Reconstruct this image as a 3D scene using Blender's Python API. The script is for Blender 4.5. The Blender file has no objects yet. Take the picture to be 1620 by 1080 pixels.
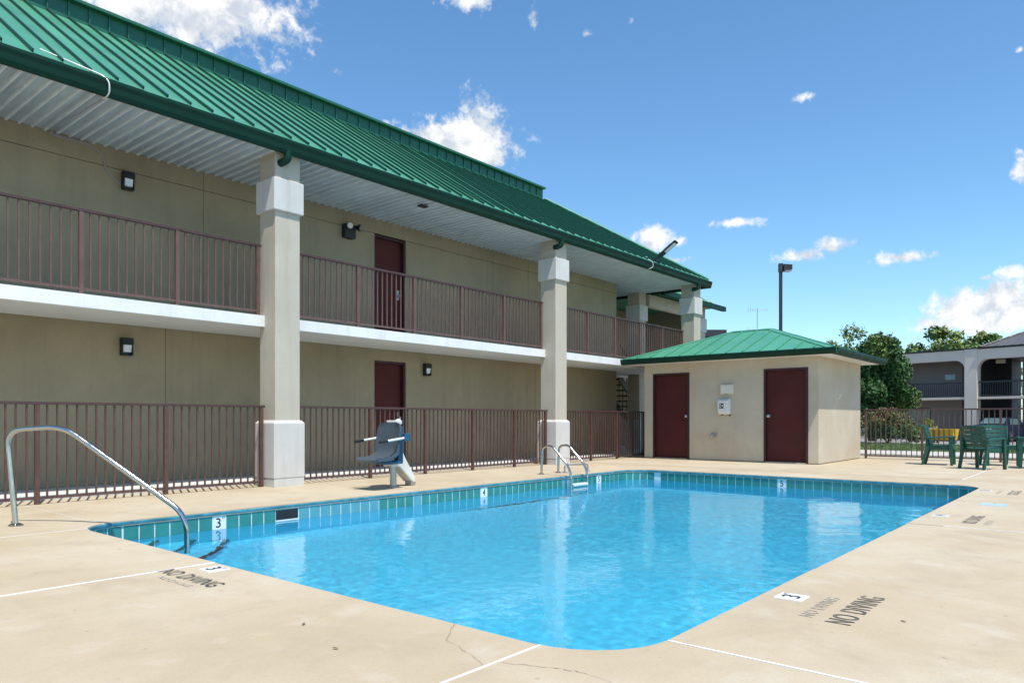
import bpy, bmesh, math, random
from mathutils import Vector, Matrix, noise as mnoise

# ------------------------------------------------------------------ camera, sky, sun, exposure
scene = bpy.context.scene
COL = scene.collection
F_PX, YAW, HOR_Y, CAM_H = 1145.0, math.radians(40.05), 663.0, 1.0      # in pixels of the 1620x1080 photograph
cd = bpy.data.cameras.new('camera'); cam = bpy.data.objects.new('camera', cd); COL.objects.link(cam)
cam.location = (0, 0, CAM_H); cam.rotation_euler = (math.pi/2, 0, YAW - math.pi/2)
cd.sensor_width = 36.0; cd.lens = 36.0*F_PX/1620.0; cd.shift_y = (HOR_Y-540.0)/1620.0
cd.clip_start = 0.05; cd.clip_end = 6000
scene.camera = cam
VIEW = Vector((math.cos(YAW), math.sin(YAW), 0)); RIGHT = Vector((math.sin(YAW), -math.cos(YAW), 0))
def ray(px, py): return VIEW + RIGHT*((px-810)/F_PX) + Vector((0, 0, (HOR_Y-py)/F_PX))
def at_depth(px, py, t): return Vector((0, 0, CAM_H)) + ray(px, py)*t

SUN = Vector((-0.42, -1.0, 2.4)).normalized()
sun_el = math.asin(SUN.z); sun_az = math.atan2(SUN.y, SUN.x)
sd = bpy.data.lights.new('sun', 'SUN'); sun = bpy.data.objects.new('sun', sd); COL.objects.link(sun)
sd.energy = 4.2; sd.angle = math.radians(0.53); sd.color = (1.0, 0.955, 0.88)
sun.rotation_euler = SUN.to_track_quat('Z', 'Y').to_euler(); sun.location = (-5, -14, 34)
sd.cycles.is_caustics_light = True

vs = scene.view_settings
vs.view_transform = 'Standard'; vs.look = 'None'; vs.exposure = 0.34; vs.gamma = 1.0; vs.use_curve_mapping = False
scene.render.engine = 'CYCLES'
scene.cycles.use_denoising = True
scene.cycles.max_bounces = 10; scene.cycles.diffuse_bounces = 4; scene.cycles.glossy_bounces = 4
scene.cycles.transmission_bounces = 8; scene.cycles.transparent_max_bounces = 12
scene.cycles.caustics_refractive = True; scene.cycles.caustics_reflective = False
scene.cycles.sample_clamp_indirect = 6.0; scene.cycles.blur_glossy = 0.5

SKY_STRENGTH = 0.145
world = bpy.data.worlds.new('World'); scene.world = world; world.use_nodes = True
world.cycles.sampling_method = 'MANUAL'; world.cycles.sample_map_resolution = 512

class NT:
    """thin helper around a node tree"""
    def __init__(s, t): s.t = t; s.n = t.nodes; s.l = t.links
    def add(s, kind, ins=None, **props):
        nd = s.n.new(kind)
        for k, v in props.items(): setattr(nd, k, v)
        for k, v in (ins or {}).items():
            if v is None: continue
            sock = nd.inputs[k]
            if isinstance(v, bpy.types.NodeSocket): s.l.new(v, sock)
            else: sock.default_value = v
        return nd
    def math(s, op, a, b=None, c=None, clamp=False):
        nd = s.add('ShaderNodeMath', {0: a, 1: b, 2: c}, operation=op); nd.use_clamp = clamp
        return nd.outputs[0]
    def vmath(s, op, a, b=None, c=None):
        nd = s.add('ShaderNodeVectorMath', {0: a, 1: b, 2: c}, operation=op)
        return nd.outputs['Value'] if op in ('LENGTH', 'DOT_PRODUCT', 'DISTANCE') else nd.outputs[0]
    def mix(s, fac, a, b, blend='MIX'):
        nd = s.n.new('ShaderNodeMix'); nd.data_type = 'RGBA'; nd.blend_type = blend
        for i, v in ((0, fac), (6, a), (7, b)):
            if isinstance(v, bpy.types.NodeSocket): s.l.new(v, nd.inputs[i])
            else: nd.inputs[i].default_value = v if i == 0 else (tuple(v)+(1,) if len(v) == 3 else v)
        return nd.outputs[2]
    def ramp(s, fac, stops, interp='LINEAR'):
        nd = s.add('ShaderNodeValToRGB', {0: fac}); e = nd.color_ramp.elements; nd.color_ramp.interpolation = interp
        while len(e) < len(stops): e.new(0.5)
        for el, (p, c) in zip(e, stops):
            el.position = p; el.color = (c, c, c, 1) if isinstance(c, (int, float)) else (*c, 1)
        return nd.outputs[0]
    def noise(s, vec, scale, detail=4, rough=0.55, dist=0.0):
        return s.add('ShaderNodeTexNoise', {'Vector': vec, 'Scale': scale, 'Detail': detail, 'Roughness': rough, 'Distortion': dist}).outputs[0]
    def smooth(s, v, lo, hi, a=0.0, b=1.0):
        return s.add('ShaderNodeMapRange', {0: v, 1: lo, 2: hi, 3: a, 4: b}, interpolation_type='SMOOTHSTEP').outputs[0]

def sky_angles(px, py):
    d = ray(px, py).normalized(); return math.atan2(d.y, d.x), math.asin(d.z)
def build_world():
    # cumulus clouds: patches by compass direction and height above the horizon, broken up by fractal noise
    px_clouds = [  # centre x, y, half width, half height, weight
        (285, 12, 190, 60, 1.15), (150, -40, 150, 60, 1.1), (760, 205, 32, 42, 1.4), (735, 228, 60, 30, 1.45), (775, 245, 46, 24, 1.15),
        (672, 212, 62, 20, 1.0), (640, 235, 70, 36, 1.0), (745, -4, 50, 17, .95), (842, 36, 24, 40, .55), (1001, 33, 16, 16, .35), (928, 54, 22, 14, .3),
        (1272, 154, 30, 11, .30), (1320, 198, 18, 8, .35), (1165, 352, 40, 9, .95), (1038, 378, 40, 20, .95), (1078, 380, 18, 14, .75), (1072, 411, 32, 9, .75),
        (1275, 402, 56, 13, .95), (1318, 390, 32, 14, 1.1), (1422, 408, 42, 11, 1.0), (1522, 488, 42, 28, 1.35), (1478, 512, 36, 15, 1.0), (1590, 482, 44, 30, 1.4), (1560, 510, 80, 18, 1.05),
        (1602, 432, 24, 12, 1.0), (1558, 439, 11, 6, .85), (1622, 265, 20, 30, 1.0), (1614, 79, 13, 9, .7)]
    blobs = []
    for x, y, hw, hh, w in px_clouds:
        az, el = sky_angles(x, y); r = ray(x, y).length
        blobs.append((az, el, 1.22*hw/F_PX/r, 1.22*hh/F_PX/r, w))
    rng = random.Random(5)
    for i in range(13):                                   # the same fair-weather sky goes on all round
        az = YAW + .75 + i*(2*math.pi-1.5)/13 + rng.uniform(-.09, .09); el = rng.uniform(.1, .75); s = rng.uniform(.4, 1.2)
        blobs.append(((az+math.pi) % (2*math.pi)-math.pi, el,   .13*s, .045*s, rng.uniform(.9, 1.15)))
    w = NT(world.node_tree); w.n.clear()
    out = w.n.new('ShaderNodeOutputWorld'); bg = w.n.new('ShaderNodeBackground'); w.l.new(bg.outputs[0], out.inputs[0])
    bg.inputs[1].default_value = SKY_STRENGTH
    sky = w.n.new('ShaderNodeTexSky'); sky.sky_type = 'NISHITA'; sky.sun_disc = False
    sky.sun_elevation = sun_el; sky.sun_rotation = math.pi/2 - sun_az
    sky.air_density = 1.0; sky.dust_density = 0.25; sky.ozone_density = 1.6; sky.altitude = 0
    v = w.n.new('ShaderNodeTexCoord').outputs['Generated']
    sp = w.add('ShaderNodeSeparateXYZ', {0: v}).outputs
    p = w.add('ShaderNodeCombineXYZ', {0: w.math('ARCTAN2', sp[1], sp[0]), 1: w.math('ARCSINE', sp[2])}).outputs[0]
    best = None
    for a0, e0, ra, re, wt in blobs:
        d = w.vmath('MULTIPLY_ADD', p, (1/ra, 1/re, 0), (-a0/ra, -e0/re, 0))
        m = w.math('SUBTRACT', wt, w.vmath('LENGTH', d))
        best = m if best is None else w.math('MAXIMUM', best, m)
    def puff(vec): return w.noise(vec, 22.0, 6, .62, .2)
    n1 = puff(v); n1b = puff(w.vmath('ADD', v, (-0.004, -0.008, 0.016)))
    n2 = w.noise(v, 80.0, 6, .62, .5)
    d0 = w.math('ADD', best, w.math('ADD', w.math('MULTIPLY_ADD', n1, 2.1, -1.02), w.math('MULTIPLY_ADD', n2, 1.5, -.76)))
    mask = w.smooth(d0, .08, .80, 0, .96)
    lit = w.smooth(w.math('SUBTRACT', n1, n1b), -.13, .11)
    ccol = w.mix(lit, (3.6, 3.95, 4.4), (5.7, 5.7, 5.65))
    blue = w.add('ShaderNodeHueSaturation', {'Saturation': 1.12, 'Value': 1.0, 'Hue': .498, 'Color': sky.outputs[0]}).outputs[0]
    blue = w.mix(1.0, blue, (.86, 1.04, 1.10), 'MULTIPLY')
    w.l.new(w.mix(mask, blue, ccol), bg.inputs[0])
build_world()

# ------------------------------------------------------------------ helpers
def tag(o, label=None, cat=None, group=None, kind=None):
    for k, v in (('label', label), ('category', cat), ('group', group), ('kind', kind)):
        if v: o[k] = v
    return o
def link(name, data, parent=None, loc=(0, 0, 0), rot=None):
    o = bpy.data.objects.new(name, data); COL.objects.link(o); o.location = loc
    if rot: o.rotation_euler = rot
    if parent: o.parent = parent
    return o
def thing(name, label, cat, loc=(0, 0, 0), rz=0, group=None):
    o = link(name, None, None, loc, (0, 0, rz)); o.empty_display_size = .2
    return tag(o, label, cat, group)
ORIG = Vector((0, 0, 0))

class MB:
    def __init__(s): s.v = []; s.f = []
    def add(s, vs_, fs):
        o = len(s.v); s.v += [Vector(p) for p in vs_]; s.f += [tuple(i+o for i in f) for f in fs]; return s
    def box(s, x0, x1, y0, y1, z0, z1):
        return s.add([(x, y, z) for z in (z0, z1) for y in (y0, y1) for x in (x0, x1)],
                     [(0, 2, 3, 1), (4, 5, 7, 6), (0, 1, 5, 4), (2, 6, 7, 3), (0, 4, 6, 2), (1, 3, 7, 5)])
    def cbox(s, c, sx, sy, sz, mat=None):
        c = Vector(c); m = mat or Matrix.Identity(3)
        pts = [c + m @ Vector((a*sx/2, b*sy/2, d*sz/2)) for d in (-1, 1) for b in (-1, 1) for a in (-1, 1)]
        return s.add(pts, [(0, 2, 3, 1), (4, 5, 7, 6), (0, 1, 5, 4), (2, 6, 7, 3), (0, 4, 6, 2), (1, 3, 7, 5)])
    def prism(s, poly, ext):
        """closed solid: planar polygon (3D points) pushed along ext"""
        n = len(poly); P = [Vector(p) for p in poly]; e = Vector(ext)
        nrm = Vector((0, 0, 0))
        for i in range(n): nrm += P[i].cross(P[(i+1) % n])
        if nrm.dot(e) < 0: P = P[::-1]
        fs = [tuple(range(n-1, -1, -1)), tuple(range(n, 2*n))] + [(i, (i+1) % n, n+(i+1) % n, n+i) for i in range(n)]
        return s.add(P + [p+e for p in P], fs)
    def tube(s, pts, r, n=8, caps=True):
        P = [Vector(p) for p in pts]; m = len(P); rr = r if isinstance(r, (list, tuple)) else [r]*m
        up = None; rings = []
        for i in range(m):
            t = (P[min(i+1, m-1)] - P[max(i-1, 0)]).normalized()
            if up is None: up = Vector((0, 0, 1)) if abs(t.z) < .9 else Vector((1, 0, 0))
            a = t.cross(up).normalized(); b = a.cross(t).normalized(); up = b
            rings.append([P[i] + (a*math.cos(2*math.pi*k/n) + b*math.sin(2*math.pi*k/n))*rr[i] for k in range(n)])
        vs_ = [p for R in rings for p in R]; fs = []
        for i in range(m-1):
            for k in range(n): fs.append((i*n+k, i*n+(k+1) % n, (i+1)*n+(k+1) % n, (i+1)*n+k))
        if caps: fs += [tuple(range(n-1, -1, -1)), tuple(range((m-1)*n, m*n))]
        return s.add(vs_, fs)
    def lathe(s, c, prof, n=20, axis='Z'):
        c = Vector(c); vs_ = []; fs = []
        for r, h in prof:
            for k in range(n):
                a = 2*math.pi*k/n; x, y = r*math.cos(a), r*math.sin(a)
                vs_.append(c + Vector({'Z': (x, y, h), 'Y': (x, h, y), 'X': (h, x, y)}[axis]))
        m = len(prof)
        for i in range(m-1):
            for k in range(n): fs.append((i*n+k, i*n+(k+1) % n, (i+1)*n+(k+1) % n, (i+1)*n+k))
        fs += [tuple(range(n-1, -1, -1)), tuple(range((m-1)*n, m*n))]
        return s.add(vs_, fs)
    def mesh(s, name, mat, bevel=0, smooth=False, seg=2, off=None):
        me = bpy.data.meshes.new(name)
        o = Vector(off) if off is not None else Vector((0, 0, 0))
        me.from_pydata([p-o for p in s.v], [], s.f)
        bm = bmesh.new(); bm.from_mesh(me)
        if bevel: 
            es = [e for e in bm.edges if len(e.link_faces) == 2 and e.calc_face_angle(0) > .35]
            bmesh.ops.bevel(bm, geom=es, offset=bevel, segments=seg, affect='EDGES', profile=.6, clamp_overlap=True)
        bmesh.ops.recalc_face_normals(bm, faces=bm.faces)
        bm.to_mesh(me); bm.free()
        if smooth:
            me.polygons.foreach_set('use_smooth', [True]*len(me.polygons))
            try: me.set_sharp_from_angle(angle=math.radians(40))
            except Exception: pass
        me.materials.append(mat); return me
    def build(s, name, mat, parent=None, bevel=0, smooth=False, seg=2):
        off = None
        if parent:
            o = parent; off = Vector((0, 0, 0))
            while o: 
                off += Vector(o.location) if not WORLDLESS.get(o.name) else Vector((0, 0, 0)); o = o.parent
            if any_local(parent): off = None
        return link(name, s.mesh(name, mat, bevel, smooth, seg, off), parent)
WORLDLESS = {}
LOCAL = set()
def any_local(o):
    while o:
        if o.name in LOCAL: return True
        o = o.parent
    return False
def local_thing(*a, **k):
    o = thing(*a, **k); LOCAL.add(o.name); return o

def arc(c, r, a0, a1, n, plane='XY'):
    out = []
    for i in range(n+1):
        a = a0+(a1-a0)*i/n; u, v_ = r*math.cos(a), r*math.sin(a)
        out.append((c[0]+u, c[1]+v_))
    return out
def bend(pts, r, n=5):
    """polyline with its inner corners rounded to radius r"""
    P = [Vector(p) for p in pts]; out = [P[0]]
    for i in range(1, len(P)-1):
        a, b, c = P[i-1], P[i], P[i+1]; u = (a-b); w = (c-b)
        d = min(r, u.length*.45, w.length*.45); A = b+u.normalized()*d; B = b+w.normalized()*d
        for k in range(n+1):
            t = k/n; out.append(A*(1-t)**2 + b*2*t*(1-t) + B*t*t)
    return out+[P[-1]]

# ------------------------------------------------------------------ materials
MATS = {}
def mat(name, base, rough=.6, metal=0.0, var=.12, vscale=3.0, bump=0.0, bscale=60.0, spec=.5, tint=None, tscale=.6, tamt=0.0, streak=None, coat=0.0, stretch=None, rand=0.0, drip=None, grain=0.0):
    m = bpy.data.materials.new(name); m.use_nodes = True; q = NT(m.node_tree)
    b = q.n['Principled BSDF']; b.inputs['Roughness'].default_value = rough; b.inputs['Metallic'].default_value = metal
    b.inputs['Specular IOR Level'].default_value = spec; b.inputs['Coat Weight'].default_value = coat
    pos = q.n.new('ShaderNodeNewGeometry').outputs['Position']
    pv = q.vmath('MULTIPLY', pos, stretch) if stretch else pos
    n = q.noise(pv, vscale, 6, .6)
    col = q.mix(q.ramp(n, [(.3, 0.0), (.72, 1.0)]), [c*(1-var) for c in base], [min(1, c*(1+var)) for c in base])
    if tint:
        n2 = q.noise(pv, tscale, 7, .65, .3)
        col = q.mix(q.math('MULTIPLY', q.ramp(n2, [(.46, 0.0), (.7, 1.0)]), tamt), col, tint)
    if drip:                                  # run marks down a wall
        nd_ = q.noise(q.vmath('MULTIPLY', pos, (3.2, 3.2, .22)), 1.6, 6, .7, .2)
        col = q.mix(q.math('MULTIPLY', q.ramp(nd_, [(.52, 0.0), (.72, 1.0)]), drip[1]), col, drip[0])
    if grain:
        ng = q.noise(pos, bscale*.8, 3, .6)
        col = q.mix(1.0, col, q.ramp(ng, [(.3, 1-grain), (.7, 1+0.0)]), 'MULTIPLY')
    if rand:
        rv = q.n.new('ShaderNodeObjectInfo').outputs['Random']
        col = q.mix(1.0, col, q.ramp(rv, [(0.0, 1-rand), (1.0, 1.0)]), 'MULTIPLY')
    q.l.new(col, b.inputs['Base Color'])
    n3 = q.noise(pv, vscale*2.3, 3, .5)
    q.l.new(q.smooth(n3, .3, .7, max(.02, rough-.07), min(1, rough+.07)), b.inputs['Roughness'])
    if bump:
        nb = q.noise(pos, bscale, 4, .6)
        bp = q.add('ShaderNodeBump', {'Strength': bump, 'Distance': .01, 'Height': nb}); q.l.new(bp.outputs[0], b.inputs['Normal'])
    MATS[name] = m; return m

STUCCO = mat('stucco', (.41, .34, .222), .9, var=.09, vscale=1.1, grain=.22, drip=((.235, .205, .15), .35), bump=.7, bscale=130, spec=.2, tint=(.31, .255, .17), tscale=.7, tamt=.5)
STUCCO_COL = mat('stucco_column', (.58, .525, .425), .9, grain=.18, drip=((.42, .37, .29), .4), var=.06, vscale=1.7, bump=.5, bscale=130, spec=.2, tint=(.46, .42, .34), tscale=1.2, tamt=.3)
STUCCO_WHITE = mat('stucco_white', (.66, .645, .61), .88, grain=.12, drip=((.45, .42, .36), .45), var=.06, vscale=2, bump=.45, bscale=120, spec=.2, tint=(.5, .49, .45), tscale=1.8, tamt=.25)
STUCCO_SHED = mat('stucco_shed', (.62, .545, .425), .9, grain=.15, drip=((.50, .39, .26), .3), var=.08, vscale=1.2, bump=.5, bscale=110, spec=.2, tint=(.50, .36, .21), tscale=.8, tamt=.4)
WHITE_PAINT = mat('white_paint', (.80, .795, .775), .6, drip=((.52, .50, .45), .4), var=.05, vscale=3, bump=.2, bscale=40, tint=(.60, .59, .55), tscale=2, tamt=.3)
SLAB_SOFFIT = mat('slab_soffit', (.72, .74, .73), .8, var=.05, vscale=2)
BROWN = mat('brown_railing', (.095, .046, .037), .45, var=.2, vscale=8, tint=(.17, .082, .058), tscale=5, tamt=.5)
BALCONY_SUNLIT = mat('balcony_brown_sunlit', (.135, .072, .060), .5, var=.15, vscale=8, tint=(.19, .105, .088), tscale=5, tamt=.4)  # lighter, pinker railing brown: direct sun on the upper railing put into the colour
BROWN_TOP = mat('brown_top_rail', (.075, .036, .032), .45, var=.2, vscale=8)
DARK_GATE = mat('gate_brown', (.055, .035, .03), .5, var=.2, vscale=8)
DOOR = mat('door_maroon', (.084, .0165, .015), .6, spec=.25, var=.12, vscale=1.5, bump=.1, bscale=30)
DOOR_FRAME = mat('door_frame', (.045, .012, .016), .5, var=.15, vscale=4)
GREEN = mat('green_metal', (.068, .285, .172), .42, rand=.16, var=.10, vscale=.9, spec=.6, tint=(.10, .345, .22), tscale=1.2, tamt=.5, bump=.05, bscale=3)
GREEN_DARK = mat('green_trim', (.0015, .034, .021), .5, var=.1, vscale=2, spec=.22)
SOFFIT = mat('soffit_metal', (.60, .69, .75), .42, metal=.3, var=.20, rand=.22, vscale=2.6, stretch=(3.3, .5, 1), tint=(.36, .42, .46), tscale=1.3, tamt=.5)
GREEN_BAND_SHADED = mat('green_band_shaded', (.014, .125, .075), .45, rand=.15, var=.1, vscale=2)  # darker than the roof green: shade on the upright band put into the colour
SEAM_SHADED = mat('green_seam_shaded', (.004, .055, .034), .5, var=.1, vscale=2)  # rib sides' own shade, with some grime, painted in as a darker green
SOFFIT_RIB = mat('soffit_rib', (.70, .75, .77), .45, metal=.1, var=.12, vscale=3)
STEEL = mat('stainless', (.48, .48, .47), .17, metal=1.0, var=.05, vscale=9)
STEEL_DULL = mat('dull_steel', (.45, .45, .44), .4, metal=.9, var=.1, vscale=9)
AERIAL = mat('aerial_metal', (.25, .25, .26), .5, metal=.5)
FENCE_DARK = mat('fence_far_brown', (.095, .052, .042), .5, var=.2, vscale=8)  # separate brown for the fence behind the patio chairs
BLACK = mat('black_plastic', (.015, .015, .017), .45, var=.2, vscale=9)
GREY_DARK = mat('dark_grey_metal', (.02, .021, .024), .5, var=.2, vscale=6)
WHITE_PLASTIC = mat('white_plastic', (.75, .75, .72), .35, var=.04, vscale=6)
CREAM_PLASTIC = mat('cream_plastic', (.72, .70, .60), .45, var=.06, vscale=6)
LENS = mat('frosted_lens', (.70, .76, .80), .3, var=.05, vscale=12)
ASPHALT = mat('parking_asphalt', (.22, .215, .205), .9, var=.14, vscale=.35, bump=.3, bscale=40)
SIDEWALK = mat('sidewalk_concrete', (.50, .46, .40), .9, var=.1, vscale=.8, bump=.25, bscale=60)
WALKWAY = mat('walkway_concrete', (.58, .58, .56), .85, var=.08, vscale=1.2, bump=.25, bscale=60)
GRASS_SOIL = mat('lawn_soil', (.075, .12, .03), .95, var=.3, vscale=1.5, bump=.5, bscale=50)
GRASS_BLADE = mat('grass_blade', (.10, .17, .04), .7, var=.3, vscale=3)
LEAF_DARK = mat('leaf_dark', (.05, .115, .028), .5, var=.5, vscale=3, spec=.35)
LEAF_MID = mat('leaf_mid', (.11, .175, .035), .55, var=.4, vscale=1.2, spec=.4)
LEAF_LIGHT = mat('leaf_light', (.19, .24, .055), .55, var=.35, vscale=1.2, spec=.4)
LEAF_RED = mat('leaf_red', (.20, .09, .045), .5, var=.35, vscale=6, spec=.4)
LEAF_YELLOW = mat('leaf_yellow', (.30, .30, .03), .5, var=.3, vscale=6, spec=.4)
BARK = mat('bark', (.10, .075, .055), .9, var=.3, vscale=6, bump=.6, bscale=25)
CHAIR_GREEN = mat('chair_resin', (.012, .075, .056), .5, var=.12, vscale=5, spec=.4, tint=(.04, .13, .105), tscale=4, tamt=.35)
LIFT_BLUE = mat('lift_seat_blue', (.06, .082, .10), .5, var=.12, vscale=5)
LIFT_TRIM = mat('lift_trim', (.02, .09, .16), .4, var=.1, vscale=5)
LIFT_SHELL = mat('lift_cover', (.72, .71, .66), .5, var=.06, vscale=5, tint=(.5, .47, .38), tscale=4, tamt=.3)
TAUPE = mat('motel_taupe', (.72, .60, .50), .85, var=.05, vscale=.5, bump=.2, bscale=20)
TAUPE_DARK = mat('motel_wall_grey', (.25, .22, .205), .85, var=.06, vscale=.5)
GREY_ROOF = mat('grey_roof_metal', (.105, .10, .105), .5, var=.1, vscale=.5)
CHARCOAL = mat('charcoal_metal', (.03, .032, .036), .5, var=.1, vscale=3)
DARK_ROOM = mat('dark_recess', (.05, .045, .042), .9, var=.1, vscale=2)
CAR_PAINT = mat('car_paint', (.012, .02, .05), .25, metal=.1, var=.05, vscale=3, coat=.8)
CAR_GLASS = mat('car_glass', (.09, .15, .16), .1, var=.05, vscale=3, spec=.8)
TYRE = mat('tyre', (.02, .02, .02), .85, var=.15, vscale=9)
RED_LIGHT = mat('tail_light', (.35, .01, .012), .2, var=.1, vscale=9)
BIN_YELLOW = mat('bin_yellow', (.76, .43, .02), .5, var=.12, vscale=3)
BIN_GREY = mat('bin_grey', (.36, .33, .38), .6, var=.1, vscale=3)
TILE_TEAL = mat('tile_teal', (.032, .225, .20), .12, var=.16, vscale=5, spec=.6)
TILE_BLUE = mat('tile_light_blue', (.10, .33, .38), .12, var=.1, vscale=7, spec=.6)
TILE_WHITE = mat('tile_white', (.80, .80, .78), .2, var=.03, vscale=5)
GROUT = mat('grout', (.66, .76, .76), .8, var=.06, vscale=9)
COPING_TEAL = mat('coping_teal_paint', (.05, .24, .30), .5, var=.28, vscale=9, bump=.7, bscale=28, tint=(.17, .42, .50), tscale=9, tamt=.6)
NOSING = mat('step_nosing_black', (.012, .014, .018), .4, var=.1, vscale=9)
POOL_PAINT = mat('pool_paint', (.075, .67, .965), .6, var=.06, vscale=.7, tint=(.13, .73, .97), tscale=.5, tamt=.5)
CAULK = mat('joint_caulk', (.80, .80, .78), .7, var=.06, vscale=7, tint=(.5, .47, .42), tscale=5, tamt=.4)
JOINT_DARK = mat('joint_dirt', (.30, .26, .20), .9, var=.2, vscale=7)
CRACK = mat('crack_dark', (.27, .215, .15), .95, var=.3, vscale=20)
STENCIL = mat('stencil_black', (.075, .072, .068), .8, var=.3, vscale=30, tint=(.34, .29, .22), tscale=14, tamt=.9)
STENCIL_FADED = mat('stencil_faded', (.40, .355, .29), .85, var=.15, vscale=30, tint=(.53, .46, .36), tscale=16, tamt=.8)
INK = mat('tile_ink', (.012, .013, .018), .4, var=.1, vscale=9)
TILE_PALE_BLUE = mat('tile_pale_blue', (.42, .60, .74), .3, var=.06, vscale=9)

def deck_material():
    m = bpy.data.materials.new('deck_concrete'); m.use_nodes = True; q = NT(m.node_tree); b = q.n['Principled BSDF']
    pos = q.n.new('ShaderNodeNewGeometry').outputs['Position']
    col = q.mix(q.smooth(q.noise(pos, .55, 6, .6, .4), .32, .68), (.455, .365, .24), (.53, .448, .325))
    col = q.mix(q.math('MULTIPLY', q.ramp(q.noise(pos, 1.7, 8, .7, .5), [(.5, 0.0), (.72, 1.0)]), .6), col, (.37, .30, .21))
    col = q.mix(q.math('MULTIPLY', q.ramp(q.noise(pos, 3.1, 6, .65, .2), [(.55, 0.0), (.75, 1.0)]), .5), col, (.575, .52, .43))
    col = q.mix(q.math('MULTIPLY', q.ramp(q.noise(q.vmath('MULTIPLY', pos, (1.0, .35, 1)), 1.15, 7, .75, 1.2), [(.60, 0.0), (.70, 1.0)]), .5), col, (.42, .29, .165))   # rust and leaf stains
    col = q.mix(q.math('MULTIPLY', q.ramp(q.noise(pos, 320, 2, .5), [(.58, 0.0), (.75, 1.0)]), .30), col, (.36, .31, .25))   # sand grain
    col = q.mix(q.math('MULTIPLY', q.ramp(q.noise(pos, 17, 2, .4), [(.735, 0.0), (.77, 1.0)]), .5), col, (.22, .18, .13))   # specks
    col = q.mix(q.math('MULTIPLY', q.ramp(q.noise(pos, 70, 4, .7), [(.48, 0.0), (.66, 1.0)]), .30), col, (.34, .285, .21))
    q.l.new(col, b.inputs['Base Color']); b.inputs['Roughness'].default_value = .86; b.inputs['Specular IOR Level'].default_value = .25
    h = q.math('ADD', q.noise(pos, 220, 3, .6), q.math('MULTIPLY', q.noise(pos, 9, 4, .6), .8))
    bp = q.add('ShaderNodeBump', {'Strength': .35, 'Distance': .004, 'Height': h}); q.l.new(bp.outputs[0], b.inputs['Normal'])
    return m
DECK = deck_material()
def water_material():
    m = bpy.data.materials.new('pool_water'); m.use_nodes = True; q = NT(m.node_tree); b = q.n['Principled BSDF']
    b.inputs['Base Color'].default_value = (.93, .985, 1.0, 1); b.inputs['Transmission Weight'].default_value = 1.0
    b.inputs['IOR'].default_value = 1.333; b.inputs['Roughness'].default_value = 0.0
    pos = q.n.new('ShaderNodeNewGeometry').outputs['Position']
    h = q.math('ADD', q.noise(pos, 11, 2, .5, .4), q.math('MULTIPLY', q.noise(pos, 27, 2, .5, .3), .45))
    bp = q.add('ShaderNodeBump', {'Strength': 1.0, 'Distance': .0014, 'Height': h}); q.l.new(bp.outputs[0], b.inputs['Normal'])
    return m
WATER = water_material()

# ------------------------------------------------------------------ the ground and the pool deck
NX, FX, RY, LY, RC = 2.54, 12.80, 1.57, 7.53, .45        # pool edges: near, far, right, left, corner radius
WZ = -.20
def outline(off=0.0, n=7):
    """pool outline, counter-clockwise, grown outwards by off"""
    r = RC+off; out = []
    for cx, cy, a0 in ((FX-RC, RY+RC, -math.pi/2), (FX-RC, LY-RC, 0), (NX+RC, LY-RC, math.pi/2), (NX+RC, RY+RC, math.pi)):
        out += arc((cx, cy), r, a0, a0+math.pi/2, n)
    return out
def corner(which, n=7):
    cx, cy, a0 = {'FR': (FX-RC, RY+RC, -math.pi/2), 'FL': (FX-RC, LY-RC, 0), 'NL': (NX+RC, LY-RC, math.pi/2), 'NR': (NX+RC, RY+RC, math.pi)}[which]
    return arc((cx, cy), RC, a0, a0+math.pi/2, n)

gm = MB()
gx = [-3000, -8, 21.4, 32, 36, 90, 3000]; gy = [-3000, -9, 11.4, 3000]
gz_ = lambda x: -.06 if x <= 32 else -.30
for i in range(len(gx)-1):
    for j in range(len(gy)-1):
        if i == 1 and j == 1: continue
        gm.add([(gx[i], gy[j], gz_(gx[i])), (gx[i+1], gy[j], gz_(gx[i+1])), (gx[i+1], gy[j+1], gz_(gx[i+1])), (gx[i], gy[j+1], gz_(gx[i]))], [(0, 1, 2, 3)])
tag(gm.build('ground', ASPHALT), kind='structure', label='pale worn parking lot paving round the pool yard')

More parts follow.
